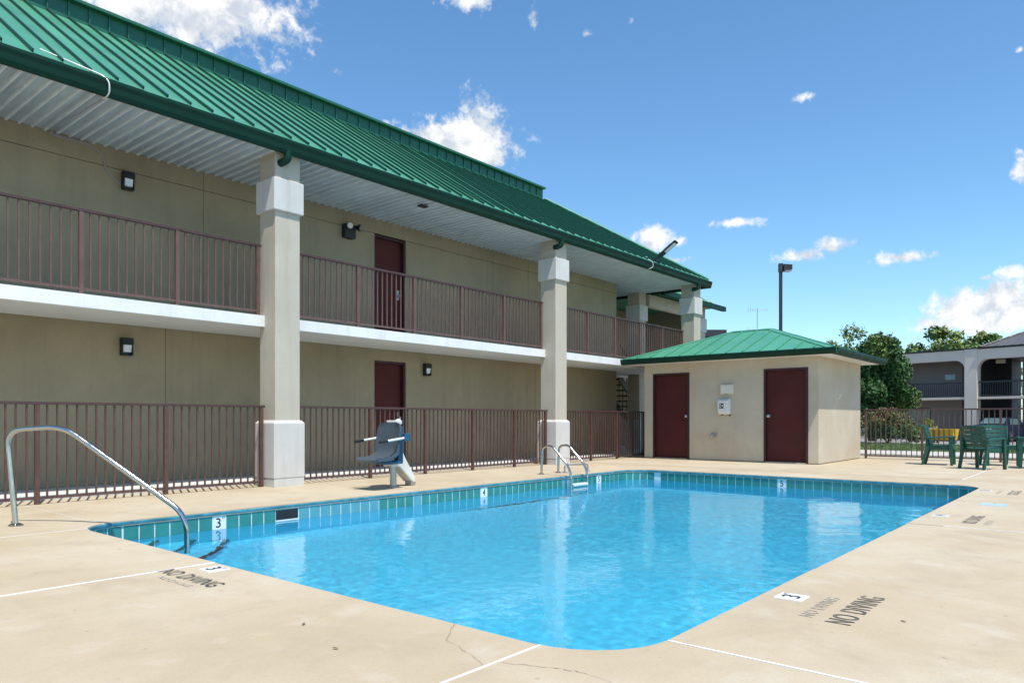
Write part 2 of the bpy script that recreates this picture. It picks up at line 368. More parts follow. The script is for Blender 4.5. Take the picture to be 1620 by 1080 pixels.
deck = thing('pool_deck', 'beige stained concrete deck slabs around the swimming pool', 'deck'); deck['kind'] = 'structure'; del deck['category']
G = .007
DX0, DX1, DY0, DY1 = -8.0, 21.4, -9.0, 10.2
JX1, JX2, JX3, JF, JS = 2.96, 5.0, 7.80, 13.95, 10.6
slabs = [
    [(DX0, DY0), (JX1-G, DY0), (JX1-G, RY), *corner('NR')[::-1], (NX, 1.97-G), (DX0, 1.97-G)],
    [(DX0, 1.97+G), (NX, 1.97+G), (NX, 4.85-G), (DX0, 4.85-G)],
    [(DX0, 4.85+G), (NX, 4.85+G), (NX, 7.25-G), (NX+.0, LY-RC), (DX0, LY-RC)] if False else [(DX0, 4.85+G), (NX, 4.85+G), (NX, LY-RC), (NX+.02, 7.25-G), (DX0, 7.25-G)],
    None, None,
    [(JX1+G, DY0), (JX2-G/2, DY0), (JX2-G/2, RY), (NX+RC+.04, RY), (JX1+G, RY)],
    [(JX2+G/2, DY0), (JX3-G, DY0), (JX3-G, RY), (JX2+G/2, RY)],
    [(JX3+G, DY0), (JF-G, DY0), (JF-G, 2.0-G), (FX, 2.0-G)] + [p for p in corner('FR')[::-1] if p[1] < 2.0-G] + [(JX3+G, RY)],
    [(JF+G, DY0), (DX1, DY0), (DX1, 2.0-G), (JF+G, 2.0-G)],
    [(FX, 2.0+G), (JF-G, 2.0+G), (JF-G, DY1), (JS+G, DY1), (JS+G, LY), *corner('FL')[::-1]],
    [(JF+G, 2.0+G), (DX1, 2.0+G), (DX1, DY1), (JF+G, DY1)],
]
# the two slabs that meet at the near left corner of the pool
cNL = corner('NL', 9)                                    # from (NX+RC, LY) round to (NX, LY-RC)
JC = 2.80
hi = [p for p in cNL if p[0] > JC+G]; lo = [p for p in cNL if p[0] < JC-G and p[1] > 7.25+G]
ycut = lambda x: LY-RC+math.sqrt(max(0, RC*RC-(x-NX-RC)**2))
xcut = lambda y: NX+RC-math.sqrt(max(0, RC*RC-(y-LY+RC)**2))
slabs[2] = [(DX0, 4.85+G), (NX, 4.85+G), (NX, LY-RC), (xcut(7.25-G), 7.25-G), (DX0, 7.25-G)]
slabs[3] = [(DX0, 7.25+G), (xcut(7.25+G), 7.25+G), *lo[::-1], (JC-G, ycut(JC-G)), (JC-G, DY1), (DX0, DY1)]
slabs[4] = [(JC+G, DY1), (JC+G, ycut(JC+G)), *hi[::-1], (JS-G, LY), (JS-G, DY1)]
slabs[5] = [(JX1+G, DY0), (JX2-G/2, DY0), (JX2-G/2, RY), (NX+RC, RY), (JX1+G, RY+.001)]
for k, sl in enumerate(slabs):
    dz = [0, -.002, .001, -.001, 0, .001, -.002, .001, 0, -.001, .0015][k]
    MB().prism([(x, y, -.05) for x, y in sl], (0, 0, .05+dz)).build('deck_slab', DECK, deck)
def strip(x0, x1, y0, y1, m=CAULK, zt=-.004, name='joint_strip'):
    MB().box(x0, x1, y0, y1, -.045, zt).build(name, m, deck)
strip(DX0, NX-.003, 1.97-G+.001, 1.97+G-.001, zt=.003); strip(DX0, NX-.003, 4.85-G+.001, 4.85+G-.001, zt=.003); strip(DX0, xcut(7.25)-.003, 7.25-G+.001, 7.25+G-.001, zt=.002)
strip(JC-G+.001, JC+G-.001, ycut(JC)+.003, DY1, zt=-.003)
strip(JX1-G+.001, JX1+G-.001, DY0, RY-.003, zt=.003); strip(JX2-G/2+.001, JX2+G/2-.001, DY0, RY-.003, JOINT_DARK, -.006)
strip(JX3-G+.001, JX3+G-.001, DY0, 1.27, zt=.003); strip(JX3-G+.001, JX3+G-.001, 1.27, RY-.003, zt=-.004)
strip(JF-G+.001, JF+G-.001, DY0, 1.9, JOINT_DARK, -.004); strip(JF-G+.001, JF+G-.001, 1.9, DY1, zt=-.004)
strip(FX+.003, JF-G, 2.0-G+.001, 2.0+G-.001, zt=-.004); strip(JF+G, 16.8, 2.0-G+.001, 2.0+G-.001, zt=.003); strip(16.8, DX1, 2.0-G+.001, 2.0+G-.001, JOINT_DARK, -.006)
strip(JS-G+.001, JS+G-.001, LY+.003, DY1, JOINT_DARK, -.006)
# a branching crack in the near slab
def crack(pts, w, m=CRACK, z=.0025):
    rng = random.Random(len(pts)); b = MB(); P = []
    for i in range(len(pts)-1):
        for k in range(6):
            t = k/6; P.append((pts[i][0]*(1-t)+pts[i+1][0]*t+rng.uniform(-.007, .007), pts[i][1]*(1-t)+pts[i+1][1]*t+rng.uniform(-.007, .007)))
    P.append(pts[-1])
    for i in range(len(P)-1):
        a, c = Vector((*P[i], z)), Vector((*P[i+1], z)); d = (c-a).normalized(); n = Vector((-d.y, d.x, 0))*w*rng.uniform(.25, 1)
        b.add([a-n, c-n, c+n, a+n], [(0, 1, 2, 3)])
    b.build('crack', m, deck)
crack([(2.535, 2.50), (2.33, 2.35), (2.24, 2.11), (2.18, 1.985)], .0016)
crack([(2.24, 1.96), (2.30, 1.83), (2.35, 1.71), (2.37, 1.60), (2.30, 1.30)], .0022)
crack([(1.2, 5.9), (1.6, 6.25), (2.1, 6.3), (2.45, 6.6)], .0010)

def text_mesh(txt, w, h, m, name):
    """flat lettering scaled to w x h, reading along +X with its top towards +Y, centred"""
    cu = bpy.data.curves.new(name, 'FONT'); cu.body = txt; cu.align_x = 'LEFT'; cu.resolution_u = 6; cu.offset = .004; cu.space_character = 1.12
    tmp = bpy.data.objects.new(name, cu); COL.objects.link(tmp)
    bpy.context.view_layer.update()
    me = bpy.data.meshes.new_from_object(tmp.evaluated_get(bpy.context.evaluated_depsgraph_get()))
    bpy.data.objects.remove(tmp); bpy.data.curves.remove(cu)
    xs = [v.co.x for v in me.vertices]; ys = [v.co.y for v in me.vertices]
    cx, cy, sx, sy = (min(xs)+max(xs))/2, (min(ys)+max(ys))/2, w/(max(xs)-min(xs)), h/(max(ys)-min(ys))
    for v in me.vertices: v.co = Vector(((v.co.x-cx)*sx, (v.co.y-cy)*sy, 0))
    me.name = name; me.materials.clear(); me.materials.append(m); return me
def deck_text(txt, cx, cy, w, h, rz, m=STENCIL, name='painted_lettering', z=.004):
    return link(name, text_mesh(txt, w, h, m, name), deck, (cx, cy, z), (0, 0, rz))
def depth_tile(cx, cy, txt, rz):
    t = link('depth_marker', MB().box(-.076, .076, -.076, .076, -.004, .004).mesh('depth_marker', TILE_WHITE), deck, (cx, cy, .001), (0, 0, rz))
    link('painted_number', text_mesh(txt, .055 if len(txt) == 1 else .08, .10, INK, 'painted_number'), t, (0, 0, .0065))
    link('foot_mark', text_mesh('FT', .03, .025, INK, 'foot_mark'), t, (.05, .045, .0065))
H2 = math.pi/2
depth_tile(2.42, 4.635, '3', -H2); deck_text('NO DIVING', 2.195, 4.50, .68, .115, -H2); deck_text('NO DIVING', 2.08, 4.47, .4, .045, -H2, STENCIL_FADED)
depth_tile(4.125, 1.415, '3', 0); deck_text('NO DIVING', 4.08, 1.06, .69, .125, 0); deck_text('NO DIVING', 4.02, 1.225, .50, .07, 0, STENCIL_FADED)
depth_tile(8.60, 1.43, '4', 0); deck_text('NO DIVING', 8.49, 1.12, .70, .125, 0); deck_text('NO DIVING', 8.30, .97, .35, .06, 0, STENCIL_FADED)
depth_tile(12.02, 1.45, '5', 0); deck_text('NO DIVING', 11.92, 1.10, .66, .125, 0); deck_text('NO DIVING', 11.9, 1.27, .5, .05, 0, STENCIL_FADED)
MB().box(9.98, 10.26, 1.0, 1.27, -.003, .004).build('blue_deck_tile', TILE_PALE_BLUE, deck)

wk = tag(MB().box(-8, 24.6, 10.205, 14.2, -.06, .05).build('walkway', WALKWAY, bevel=.008), kind='structure', label='pale concrete walkway along the motel wall behind the brown fence')
tag(MB().box(22.2, 24.6, -40, 9.7, -.07, .04).build('sidewalk', SIDEWALK, bevel=.02), kind='structure', label='pale concrete walk beyond the pool fence')
tag(MB().box(24.65, 31.5, -40, 30, -.07, .045).build('lawn', GRASS_SOIL), kind='structure', label='strip of mown lawn beyond the pool fence')
tag(MB().box(31.52, 31.72, -40, 30, -.1, .09).build('kerb', SIDEWALK, bevel=.02), kind='structure', label='concrete kerb between the lawn and the parking lot')
gb = MB(); rg = random.Random(3)
for i in range(14000):
    x, y = rg.uniform(24.7, 31.4), rg.uniform(-4, 9); a = rg.uniform(0, 6.28); h = rg.uniform(.03, .075); w = .012
    dx, dy = math.cos(a)*w, math.sin(a)*w; lx, ly = rg.uniform(-.03, .03), rg.uniform(-.03, .03)
    gb.add([(x-dx, y-dy, .043), (x+dx, y+dy, .043), (x+lx, y+ly, .045+h)], [(0, 1, 2)])
me = bpy.data.meshes.new('grass'); me.from_pydata(gb.v, [], gb.f); me.materials.append(GRASS_BLADE)
tag(link('grass', me), 'short green grass on the lawn beyond the fence', 'grass', kind='stuff')

# ------------------------------------------------------------------ the pool
pool = thing('swimming_pool', 'blue painted swimming pool with teal waterline tiles and rounded corners', 'swimming pool', (NX, RY, 0))
def ring(o0, z0, o1, z1, n=7):
    a, b = outline(o0, n), outline(o1, n); m = len(a); b_ = MB()
    return b_.add([(x, y, z0) for x, y in a]+[(x, y, z1) for x, y in b], [(i, (i+1) % m, m+(i+1) % m, m+i) for i in range(m)])
def floor_z(x):
    t = min(1, max(0, (x-NX-2.2)/5.5)); return -1.12-.62*(3*t*t-2*t**3)
sh = MB(); o = outline(.022, 7); m_ = len(o)
sh.add([(x, y, -.195) for x, y in o]+[(x, y, floor_z(x)) for x, y in o], [(i, (i+1) % m_, m_+(i+1) % m_, m_+i) for i in range(m_)])
nx_ = 24; ol = outline(.022, 7)
for i in range(nx_):
    xa = NX-.05+(FX-NX+.1)*i/nx_; xb = NX-.05+(FX-NX+.1)*(i+1)/nx_
    sh.add([(xa, RY-.05, floor_z(xa)), (xb, RY-.05, floor_z(xb)), (xb, LY+.05, floor_z(xb)), (xa, LY+.05, floor_z(xa))], [(0, 1, 2, 3)])
basin = sh.build('basin', POOL_PAINT, pool)
gr = ring(.0125, -.045, .0125, -.205, 14); gr.build('grout_band', GROUT, pool)
cp = MB(); A = outline(-.003); B = outline(.022); D = outline(.03)
mm = len(A)
prof = [(.012, -.006), (-.004, -.012), (-.007, -.028), (.002, -.047), (.024, -.052)]
rings = [[(x, y, z) for x, y in outline(of)] for of, z in prof]
cp.add([p for r in rings for p in [(x, y, prof[i][1]) for (x, y, _) in r] for i in [0]] if False else [(x, y, prof[i][1]) for i, r in enumerate(rings) for (x, y, _) in r],
       [(i*mm+k, i*mm+(k+1) % mm, (i+1)*mm+(k+1) % mm, (i+1)*mm+k) for i in range(len(prof)-1) for k in range(mm)])
cp.build('coping', COPING_TEAL, pool, smooth=True)
# waterline tiles, one by one
tile_me = {m: MB().cbox((0, 0, 0), .141, .014, .145).mesh('tile', m) for m in (TILE_TEAL, TILE_BLUE, TILE_WHITE)}
P = .1535; TZ = -.128
def put_tile(x, y, rz, m=None, txt=None):
    if m is None: m = TILE_TEAL
    o = link('tile' if txt is None else 'depth_tile', tile_me[m], pool, (x-NX, y-RY, TZ), (0, 0, rz))
    if txt:
        for s_, w_, h_, dx, dz in [(txt, .055, .105, -.012 if txt == '3' else 0, 0)] + ([('FT', .03, .03, .048, .045)] if txt == '3' else []):
            link('painted_number' if s_ == txt else 'foot_mark', text_mesh(s_, w_, h_, INK, 'painted_number'), o, (dx, -.0085, dz), (math.pi/2, 0, 0))
x = NX+RC+P/2+.01; k = 0; lights = lambda x: (5.02 < x < 6.15) or (10.35 < x < 10.75) or (6.9 < x < 7.02)
marks = {round((X_-(NX+RC+P/2+.01))/P): t for X_, t in ((4.03, '3'), (8.26, '4'), (11.47, '5'))}
while x < FX-RC-P*.4:
    if not (4.70 < x < 5.0):
        put_tile(x, LY+.016, 0, TILE_WHITE if k in marks else (TILE_BLUE if lights(x) else TILE_TEAL), marks.get(k))
    put_tile(x, RY-.016, math.pi); x += P; k += 1
y = RY+RC+P/2+.01; k = 0; mk = round((4.55-y)/P)
while y < LY-RC-P*.4:
    put_tile(FX+.016, y, -H2, TILE_WHITE if k == mk else TILE_TEAL, '5' if k == mk else None); put_tile(NX-.016, y, H2); y += P; k += 1
for cx, cy, a0 in ((FX-RC, RY+RC, -H2), (FX-RC, LY-RC, 0), (NX+RC, LY-RC, H2), (NX+RC, RY+RC, math.pi)):
    n = 5
    for i in range(n):
        a = a0+H2*(i+.5)/n
        put_tile(cx+(RC+.014)*math.cos(a), cy+(RC+.014)*math.sin(a), a-H2)
# skimmer mouth
sk = MB().box(4.70, 4.995, LY+.05, LY+.30, -.19, -.185).box(4.70, 4.995, LY+.28, LY+.30, -.185, -.06).box(4.70, 4.71, LY+.02, LY+.28, -.185, -.06).box(4.985, 4.995, LY+.02, LY+.28, -.185, -.06)
sk.build('skimmer', BLACK, pool)
MB().box(4.69, 4.985, LY+.006, LY+.011, -.178, -.062).build('skimmer_mouth', BLACK, pool)
MB().box(4.69, 4.985, LY+.003, LY+.009, -.195, -.178).build('skimmer_sill', WHITE_PLASTIC, pool)
# corner steps with black nosings
for R_, z_ in ((.85, -.42), (1.25, -.66), (1.65, -.90)):
    def edge(t_, r):
        k = r*(.95*(1-t_)), .74*r*t_; bu = .12*r*math.sin(math.pi*t_)
        return NX+k[0]+bu*.7, LY-k[1]-bu*.7
    ts = [i/14 for i in range(15)]
    st = MB(); pts = [(NX-.01, LY+.01)] + [edge(t_, R_) for t_ in ts]
    st.prism([(x, y, -1.2) for x, y in pts], (0, 0, z_+1.2)); s_ = st.build('step', POOL_PAINT, pool)
    ns = MB()
    for i in range(14):
        ns.add([(*edge(t_, r), z_+.004) for r, t_ in ((R_+.003, ts[i]), (R_+.003, ts[i+1]), (R_-.07, ts[i+1]), (R_-.07, ts[i]))], [(0, 1, 2, 3)])
        ns.add([(*edge(t_, R_+.003), zz) for t_, zz in ((ts[i], z_+.004), (ts[i+1], z_+.004), (ts[i+1], z_-.03), (ts[i], z_-.03))], [(0, 1, 2, 3)])
    ns.build('nosing', NOSING, s_)
# water: a real rippled surface
wm = MB(); nxw, nyw = 460, 264
wx0, wx1, wy0, wy1 = NX-.02, FX+.02, RY-.02, LY+.02
def ripple(x, y):
    v = .0036*mnoise.noise((x*2.1, y*2.1, 0)) + .0022*mnoise.noise((x*4.6+9, y*4.6, 3)) + .0012*mnoise.noise((x*9.5, y*9.5, 7)) + .00075*mnoise.noise((x*17, y*17, 5))
    return .9*v*(.75+.5*mnoise.noise((x*.5, y*.5, 11)))
vv = [(wx0+(wx1-wx0)*i/nxw, wy0+(wy1-wy0)*j/nyw) for j in range(nyw+1) for i in range(nxw+1)]
me = bpy.data.meshes.new('water')
me.from_pydata([(x, y, WZ+ripple(x, y)) for x, y in vv], [], [(j*(nxw+1)+i, j*(nxw+1)+i+1, (j+1)*(nxw+1)+i+1, (j+1)*(nxw+1)+i) for j in range(nyw) for i in range(nxw)])
me.polygons.foreach_set('use_smooth', [True]*len(me.polygons)); me.materials.append(WATER)
water = tag(link('water', me), 'clear rippled pool water', kind='structure')
water.cycles.is_caustics_caster = True
for o_ in list(pool.children) + [c for p_ in pool.children for c in p_.children]:
    if o_.name.split('.')[0] in ('basin', 'step', 'nosing'): o_.cycles.is_caustics_receiver = True

# ------------------------------------------------------------------ the two-storey motel
BX0 = -3.0                       # where the building is cut off, well outside the picture
WY = 11.30                       # wall face
WX1 = 18.20                      # end of the wall at the open stair bay
SL0, SL1 = 2.40, 2.55            # balcony slab
CZ = 4.98                        # soffit
motel = thing('motel_building', 'two storey tan stucco motel with green metal roof and brown balcony railings', 'building', (8.0, 12.0, 0))
D1, D2 = 9.21, 10.04
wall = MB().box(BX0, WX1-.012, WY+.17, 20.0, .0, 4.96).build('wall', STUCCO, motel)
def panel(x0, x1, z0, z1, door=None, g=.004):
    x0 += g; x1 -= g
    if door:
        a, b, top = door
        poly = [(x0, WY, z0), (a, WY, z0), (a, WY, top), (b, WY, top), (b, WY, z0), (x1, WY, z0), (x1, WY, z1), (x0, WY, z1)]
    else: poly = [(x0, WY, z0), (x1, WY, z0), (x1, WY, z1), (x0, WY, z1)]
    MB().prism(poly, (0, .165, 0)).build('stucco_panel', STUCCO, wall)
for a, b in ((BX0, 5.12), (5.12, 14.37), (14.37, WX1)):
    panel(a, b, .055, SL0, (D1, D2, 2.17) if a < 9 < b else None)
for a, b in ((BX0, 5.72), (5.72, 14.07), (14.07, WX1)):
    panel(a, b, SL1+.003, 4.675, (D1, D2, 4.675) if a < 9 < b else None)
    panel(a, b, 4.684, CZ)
def hollow_door(z0, z1, label):
    d = MB().box(D1+.045, D2-.045, WY+.115, WY+.155, z0+.01, z1-.045).build('door', DOOR, motel, bevel=.004); d['label'] = label
    MB().prism([(D1, WY+.03, z0), (D1+.045, WY+.03, z0), (D1+.045, WY+.03, z1-.045), (D2-.045, WY+.03, z1-.045), (D2-.045, WY+.03, z0), (D2, WY+.03, z0), (D2, WY+.03, z1), (D1, WY+.03, z1)], (0, .13, 0)).build('door_frame', DOOR_FRAME, d)
    h = MB().lathe((D2-.12, WY+.115, z0+.98), [(.030, 0), (.030, -.012), (.012, -.015), (.012, -.045), (.026, -.05), (.026, -.075), (.015, -.085)], 14, 'Y')
    h.box(D2-.15, D2-.09, WY+.108, WY+.1149, z0+.90, z0+1.10); h.build('door_handle', STEEL_DULL, d, smooth=True)
hollow_door(.055, 2.17, 'maroon ground floor door'); hollow_door(SL1+.004, 4.674, 'maroon upper floor door')
# balcony slab
sb = MB().box(BX0, 20.06, 9.85, WY-.002, SL0, SL1).box(WX1+.0, 24.2, WY+.001, 14.0, SL0, SL1-.003).build('balcony_slab', SLAB_SOFFIT, motel, bevel=.012)
MB().box(BX0, 20.075, 9.838, 9.851, SL0-.015, SL1+.004).build('slab_edge', WHITE_PAINT, sb, bevel=.004)
# columns: plinth, shaft, cap block
def column(cx, cy):
    c = MB().box(cx-.21, cx+.21, cy-.21, cy+.21, .9, CZ+.02).build('column', STUCCO_COL, motel, bevel=.012)
    b = MB(); q = lambda s, z: [(cx-s, cy-s, z), (cx+s, cy-s, z), (cx+s, cy+s, z), (cx-s, cy+s, z)]
    b.add(q(.262, .125)+q(.262, .945)+q(.225, .985), [(3, 2, 1, 0), (8, 9, 10, 11)]+[(i, (i+1) % 4, 4+(i+1) % 4, 4+i) for i in range(4)]+[(4+i, 4+(i+1) % 4, 8+(i+1) % 4, 8+i) for i in range(4)])
    p = b.build('plinth', STUCCO_WHITE, c, bevel=.012)
    MB().box(cx-.256, cx+.256, cy-.256, cy+.256, -.04, .1245).build('base_course', STUCCO_WHITE, c, bevel=.006)
    MB().box(cx-.252, cx+.252, cy-.252, cy+.252, 4.09, 4.57).build('cap_block', STUCCO_WHITE, c, bevel=.014)
    return c
for cx, cy in ((6.14, 9.76), (13.07, 9.76), (19.86, 9.76), (20.02, 11.68), (24.0, 11.55)): column(cx, cy)
# soffit: ribbed metal, panel by panel
SP = .305; nS = int((20.36-BX0)/SP)
pr = [(0, 0), (.055, 0), (.061, -.026), (.085, -.026), (.091, 0), (.207, 0), (.213, -.026), (.237, -.026), (.243, 0), (.303, 0)]
def soffit_mesh(length):
    b = MB(); n = len(pr)
    b.add([(x, 0, z) for x, z in pr]+[(x, length, z) for x, z in pr]+[(0, 0, .012), (.303, 0, .012), (.303, length, .012), (0, length, .012)],
          [(i, i+1, n+i+1, n+i) for i in range(n-1)]+[(2*n, 2*n+3, 2*n+2, 2*n+1)])
    me_ = b.mesh('soffit_panel', SOFFIT); me_.materials.append(SOFFIT_RIB)
    for pf_ in me_.polygons: pf_.material_index = 1 if (pf_.center.z < -.004) else 0
    return me_
sof = MB().box(BX0, 20.35, 9.53, WY+.1, CZ+.021, CZ+.05).box(WX1, 24.5, WY+.1, 14.0, CZ+.021, CZ+.05).build('soffit', SOFFIT, motel)
sme, sme2 = soffit_mesh(WY-9.53-.002), soffit_mesh(14.0-9.53)
for i in range(nS):
    x = BX0+i*SP; link('soffit_panel', sme if x+SP < WX1+.05 else sme2, sof, (x-8.0, 9.53-12.0, CZ))
# roof: standing-seam panels, hip at the far end, raised ridge band
RZ0, SLOPE, EY, RY1, HX = 5.15, .65, 9.46, 12.95, 20.42
zr = lambda y: RZ0+SLOPE*(y-EY)
ztop = zr(RY1)
core = MB()
core.add([(BX0, EY+.03, RZ0-.05), (HX-.05, EY+.03, RZ0-.05), (HX-.05, 20, RZ0-.05), (BX0, 20, RZ0-.05),
          (BX0, RY1, ztop-.03), (HX-(RY1-EY)-.05, RY1, ztop-.03), (HX-(RY1-EY)-.05, 20, ztop-.03), (BX0, 20, ztop-.03)],
         [(3, 2, 1, 0), (4, 5, 6, 7), (0, 1, 5, 4), (1, 2, 6, 5), (2, 3, 7, 6), (3, 0, 4, 7)])
roof = core.build('roof', GREEN_DARK, motel)
x = BX0; i = 0
sn = Vector((0, -SLOPE, 1)).normalized()
while x < HX-.1:
    xa, xb = x, min(x+SP, HX); ya = min(RY1, EY+HX-xa); yb = min(RY1, EY+HX-xb); b = MB()
    lift = .004*math.sin(i*2.7)
    yj = EY-.012+.004*math.sin(i*5.1)
    pts = [(xa+.001, yj, zr(yj)+lift), (xb-.001, yj, zr(yj)+lift)]
    if yb > EY+.02: pts.append((xb-.001, yb, zr(yb)+lift))
    if ya > yb+.001 and ya == RY1 and yb < RY1: pts.append((EY+HX-RY1, RY1, zr(RY1)+lift))
    pts.append((xa+.001, ya, zr(ya)+lift))
    b.prism(pts, tuple(sn*.012)); nf = len(b.f)
    p0 = Vector((xa, EY+.03, zr(EY+.03))); p1 = Vector((xa, ya-.01, zr(ya-.01)))
    w_, h_ = .010, .050
    b.add([p0+Vector((s_*w_, 0, 0))+sn*hh for hh in (0, h_) for s_ in (-1, 1)]+[p1+Vector((s_*w_, 0, 0))+sn*hh for hh in (0, h_) for s_ in (-1, 1)],
          [(0, 1, 3, 2), (4, 6, 7, 5), (0, 2, 6, 4), (1, 5, 7, 3), (2, 3, 7, 6)])
    o_ = b.build('roof_panel', GREEN, roof); o_.data.materials.append(SEAM_SHADED)
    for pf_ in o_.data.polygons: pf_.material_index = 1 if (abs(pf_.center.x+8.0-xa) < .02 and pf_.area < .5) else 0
    x += SP; i += 1
# hip cap and the hidden end slope
hp = [(HX-.01, EY+.0, zr(EY)+.035), (HX-(RY1-EY), RY1, ztop+.05)]
MB().tube(hp, .045, 6).build('hip_cap', GREEN, roof)
es = MB()
for k in range(12):
    y0 = EY+.6*k; y1 = y0+.59; t0 = min(RY1, y0); t1 = min(RY1, y1)
    es.add([(HX-.005, y0, RZ0), (HX-.005, y1, RZ0), (HX-(t1-EY), y1 if y1 > RY1 else t1, zr(t1)), (HX-(t0-EY), y0 if y0 > RY1 else t0, zr(t0))], [(0, 1, 2, 3)])
es.build('end_slope', GREEN, roof)
RBX = HX-(RY1-EY)-.12
MB().box(BX0, RBX, RY1+.02, 20, ztop-.02, ztop+.30).build('ridge_box', GREEN_DARK, roof)
x = BX0
while x < RBX-.1:
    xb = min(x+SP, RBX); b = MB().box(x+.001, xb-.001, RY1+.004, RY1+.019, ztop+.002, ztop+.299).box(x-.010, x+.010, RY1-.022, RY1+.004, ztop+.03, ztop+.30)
    b.build('ridge_band_panel', GREEN_BAND_SHADED, roof); x += SP
MB().box(BX0, RBX+.03, RY1-.095, RY1+.25, ztop+.30, ztop+.355).build('ridge_cap', GREEN_BAND_SHADED, roof, bevel=.008)
# gutter with outlet elbows
gp = [(9.504, 5.125), (9.504, 4.935), (9.425, 4.925), (9.395, 4.965), (9.382, 5.03), (9.362, 5.08), (9.362, 5.115), (9.382, 5.115), (9.395, 5.10), (9.49, 5.08)]
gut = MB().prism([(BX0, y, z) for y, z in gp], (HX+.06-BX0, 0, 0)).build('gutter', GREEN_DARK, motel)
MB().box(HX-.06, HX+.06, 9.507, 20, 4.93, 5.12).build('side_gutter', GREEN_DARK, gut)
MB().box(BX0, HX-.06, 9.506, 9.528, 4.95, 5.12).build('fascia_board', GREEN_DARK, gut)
for X_ in (6.07, 12.93, 19.70):
    MB().tube(bend([(X_, 9.445, 4.98), (X_, 9.44, 4.84), (X_-.05, 9.52, 4.80), (X_-.06, 9.60, 4.80)], .10, 6), .056, 14).build('outlet_elbow', GREEN_DARK, gut, smooth=True)
# rear wing beyond the open stair bay
MB().box(20.3, 24.2, 11.38, 11.62, 4.58, 4.95).build('stair_bay_beam', STUCCO_COL, motel, bevel=.01)
MB().box(WX1+.0, 24.3, 14.0, 14.2, 0, CZ).build('stair_bay_wall', STUCCO, motel)
MB().box(24.3, 24.5, 11.9, 14.2, 0, CZ).build('stair_bay_wall', STUCCO, motel)
wy0 = 10.95
wr = MB().add([(20.22, wy0, 5.0), (24.75, wy0, 5.0), (24.75, 15, 5.0), (20.22, 15, 5.0), (20.22, 13.6, 6.7), (22.1, 13.6, 6.7)],
              [(3, 2, 1, 0), (0, 1, 5, 4), (1, 2, 5), (2, 3, 4, 5), (3, 0, 4)]).build('wing_roof', GREEN, motel)
for k in range(14):
    X_ = 20.4+.31*k; ymax = wy0+min(2.65, (24.75-X_))
    a, b_ = Vector((X_, wy0+.02, 5.02)), Vector((X_, ymax, 5.0+.642*(ymax-wy0)+.02))
    MB().tube([a, b_], .02, 4).build('seam', GREEN, wr)
MB().box(20.22, 24.81, wy0-.13, wy0-.002, 4.86, 5.02).build('wing_gutter', GREEN_DARK, motel)
# stair in the bay
stair = thing('metal_staircase', 'black open tread metal staircase in the shaded stair bay', 'staircase', (22.5, 13.2, 0))
s0, s1 = Vector((20.7, 0, SL1)), Vector((24.1, 0, .06)); ns_ = 14
for y_ in (12.75, 13.65):
    a, b_ = s0+Vector((0, y_, 0)), s1+Vector((0, y_, 0))
    MB().prism([a, b_, b_+Vector((0, 0, -.0))+Vector((-.2, 0, 0)), a+Vector((0, 0, -.26))], (0, .04, 0)).build('stringer', CHARCOAL, stair)
    MB().tube([a+Vector((0, 0, .95)), b_+Vector((0, 0, .95))], .022, 6).build('handrail', CHARCOAL, stair)
    for k in range(ns_+1):
        p = a.lerp(b_, k/ns_); MB().box(p.x-.01, p.x+.01, p.y-.01, p.y+.01, p.z, p.z+.95).build('baluster', CHARCOAL, stair)
for k in range(1, ns_):
    p = s0.lerp(s1, k/ns_); MB().box(p.x-.14, p.x+.14, 12.79, 13.65, p.z-.05, p.z-.01).build('tread', CHARCOAL, stair)

# ------------------------------------------------------------------ railings and fences
def picket_run(name, label, cat, p0, p1, z0, ztop_, posts, spacing=.107, zb=.075, pm=BROWN, tm=BROWN_TOP, post_z=None, post_w=.05, group=None, overhang=.03):
    a, b = Vector((*p0, 0)), Vector((*p1, 0)); L = (b-a).length; ang = math.atan2(b.y-a.y, b.x-a.x)
    t = thing(name, label, cat, (a.x, a.y, z0), ang, group)
    LOCAL.add(t.name)
    MB().box(-overhang, L+overhang, -.028, .028, ztop_-z0-.035, ztop_-z0).build('top_rail', tm, t, bevel=.004)
    MB().box(0, L, -.016, .016, zb-.016, zb+.012).build('bottom_rail', pm, t)
    hp_ = ztop_-z0-.035
    pme = MB().box(-post_w/2, post_w/2, -post_w/2, post_w/2, post_z if post_z is not None else -.02, hp_).mesh('post', pm)
    kme = MB().box(-.0095, .0095, -.0095, .0095, zb+.010, hp_).mesh('picket', pm)
    ps = [((Vector((*p, 0))-a).length if isinstance(p, tuple) else p) for p in posts]
    rng = random.Random(int(L*100))
    for p in ps: link('post', pme, t, (p, 0, 0))
    for s_, e_ in zip(ps[:-1], ps[1:]):
        n = max(1, round((e_-s_)/spacing))
        for k in range(1, n): link('picket', kme, t, (s_+(e_-s_)*k/n+rng.uniform(-.002, .002), 0, 0))
    return t
def posts(x0, xs): return [x-x0 for x in xs]
LYF = 9.752; UYF = 9.90
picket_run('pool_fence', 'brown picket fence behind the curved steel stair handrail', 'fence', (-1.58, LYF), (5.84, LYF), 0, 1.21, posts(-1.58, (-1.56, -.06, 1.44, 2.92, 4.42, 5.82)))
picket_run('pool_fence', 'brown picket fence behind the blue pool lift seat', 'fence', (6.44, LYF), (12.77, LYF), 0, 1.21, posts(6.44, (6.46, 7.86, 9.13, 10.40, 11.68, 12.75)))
picket_run('pool_fence', 'short brown picket fence between the pool ladder column and dark gate', 'fence', (13.38, LYF), (15.74, LYF), 0, 1.21, posts(13.38, (13.40, 14.55, 15.72)))
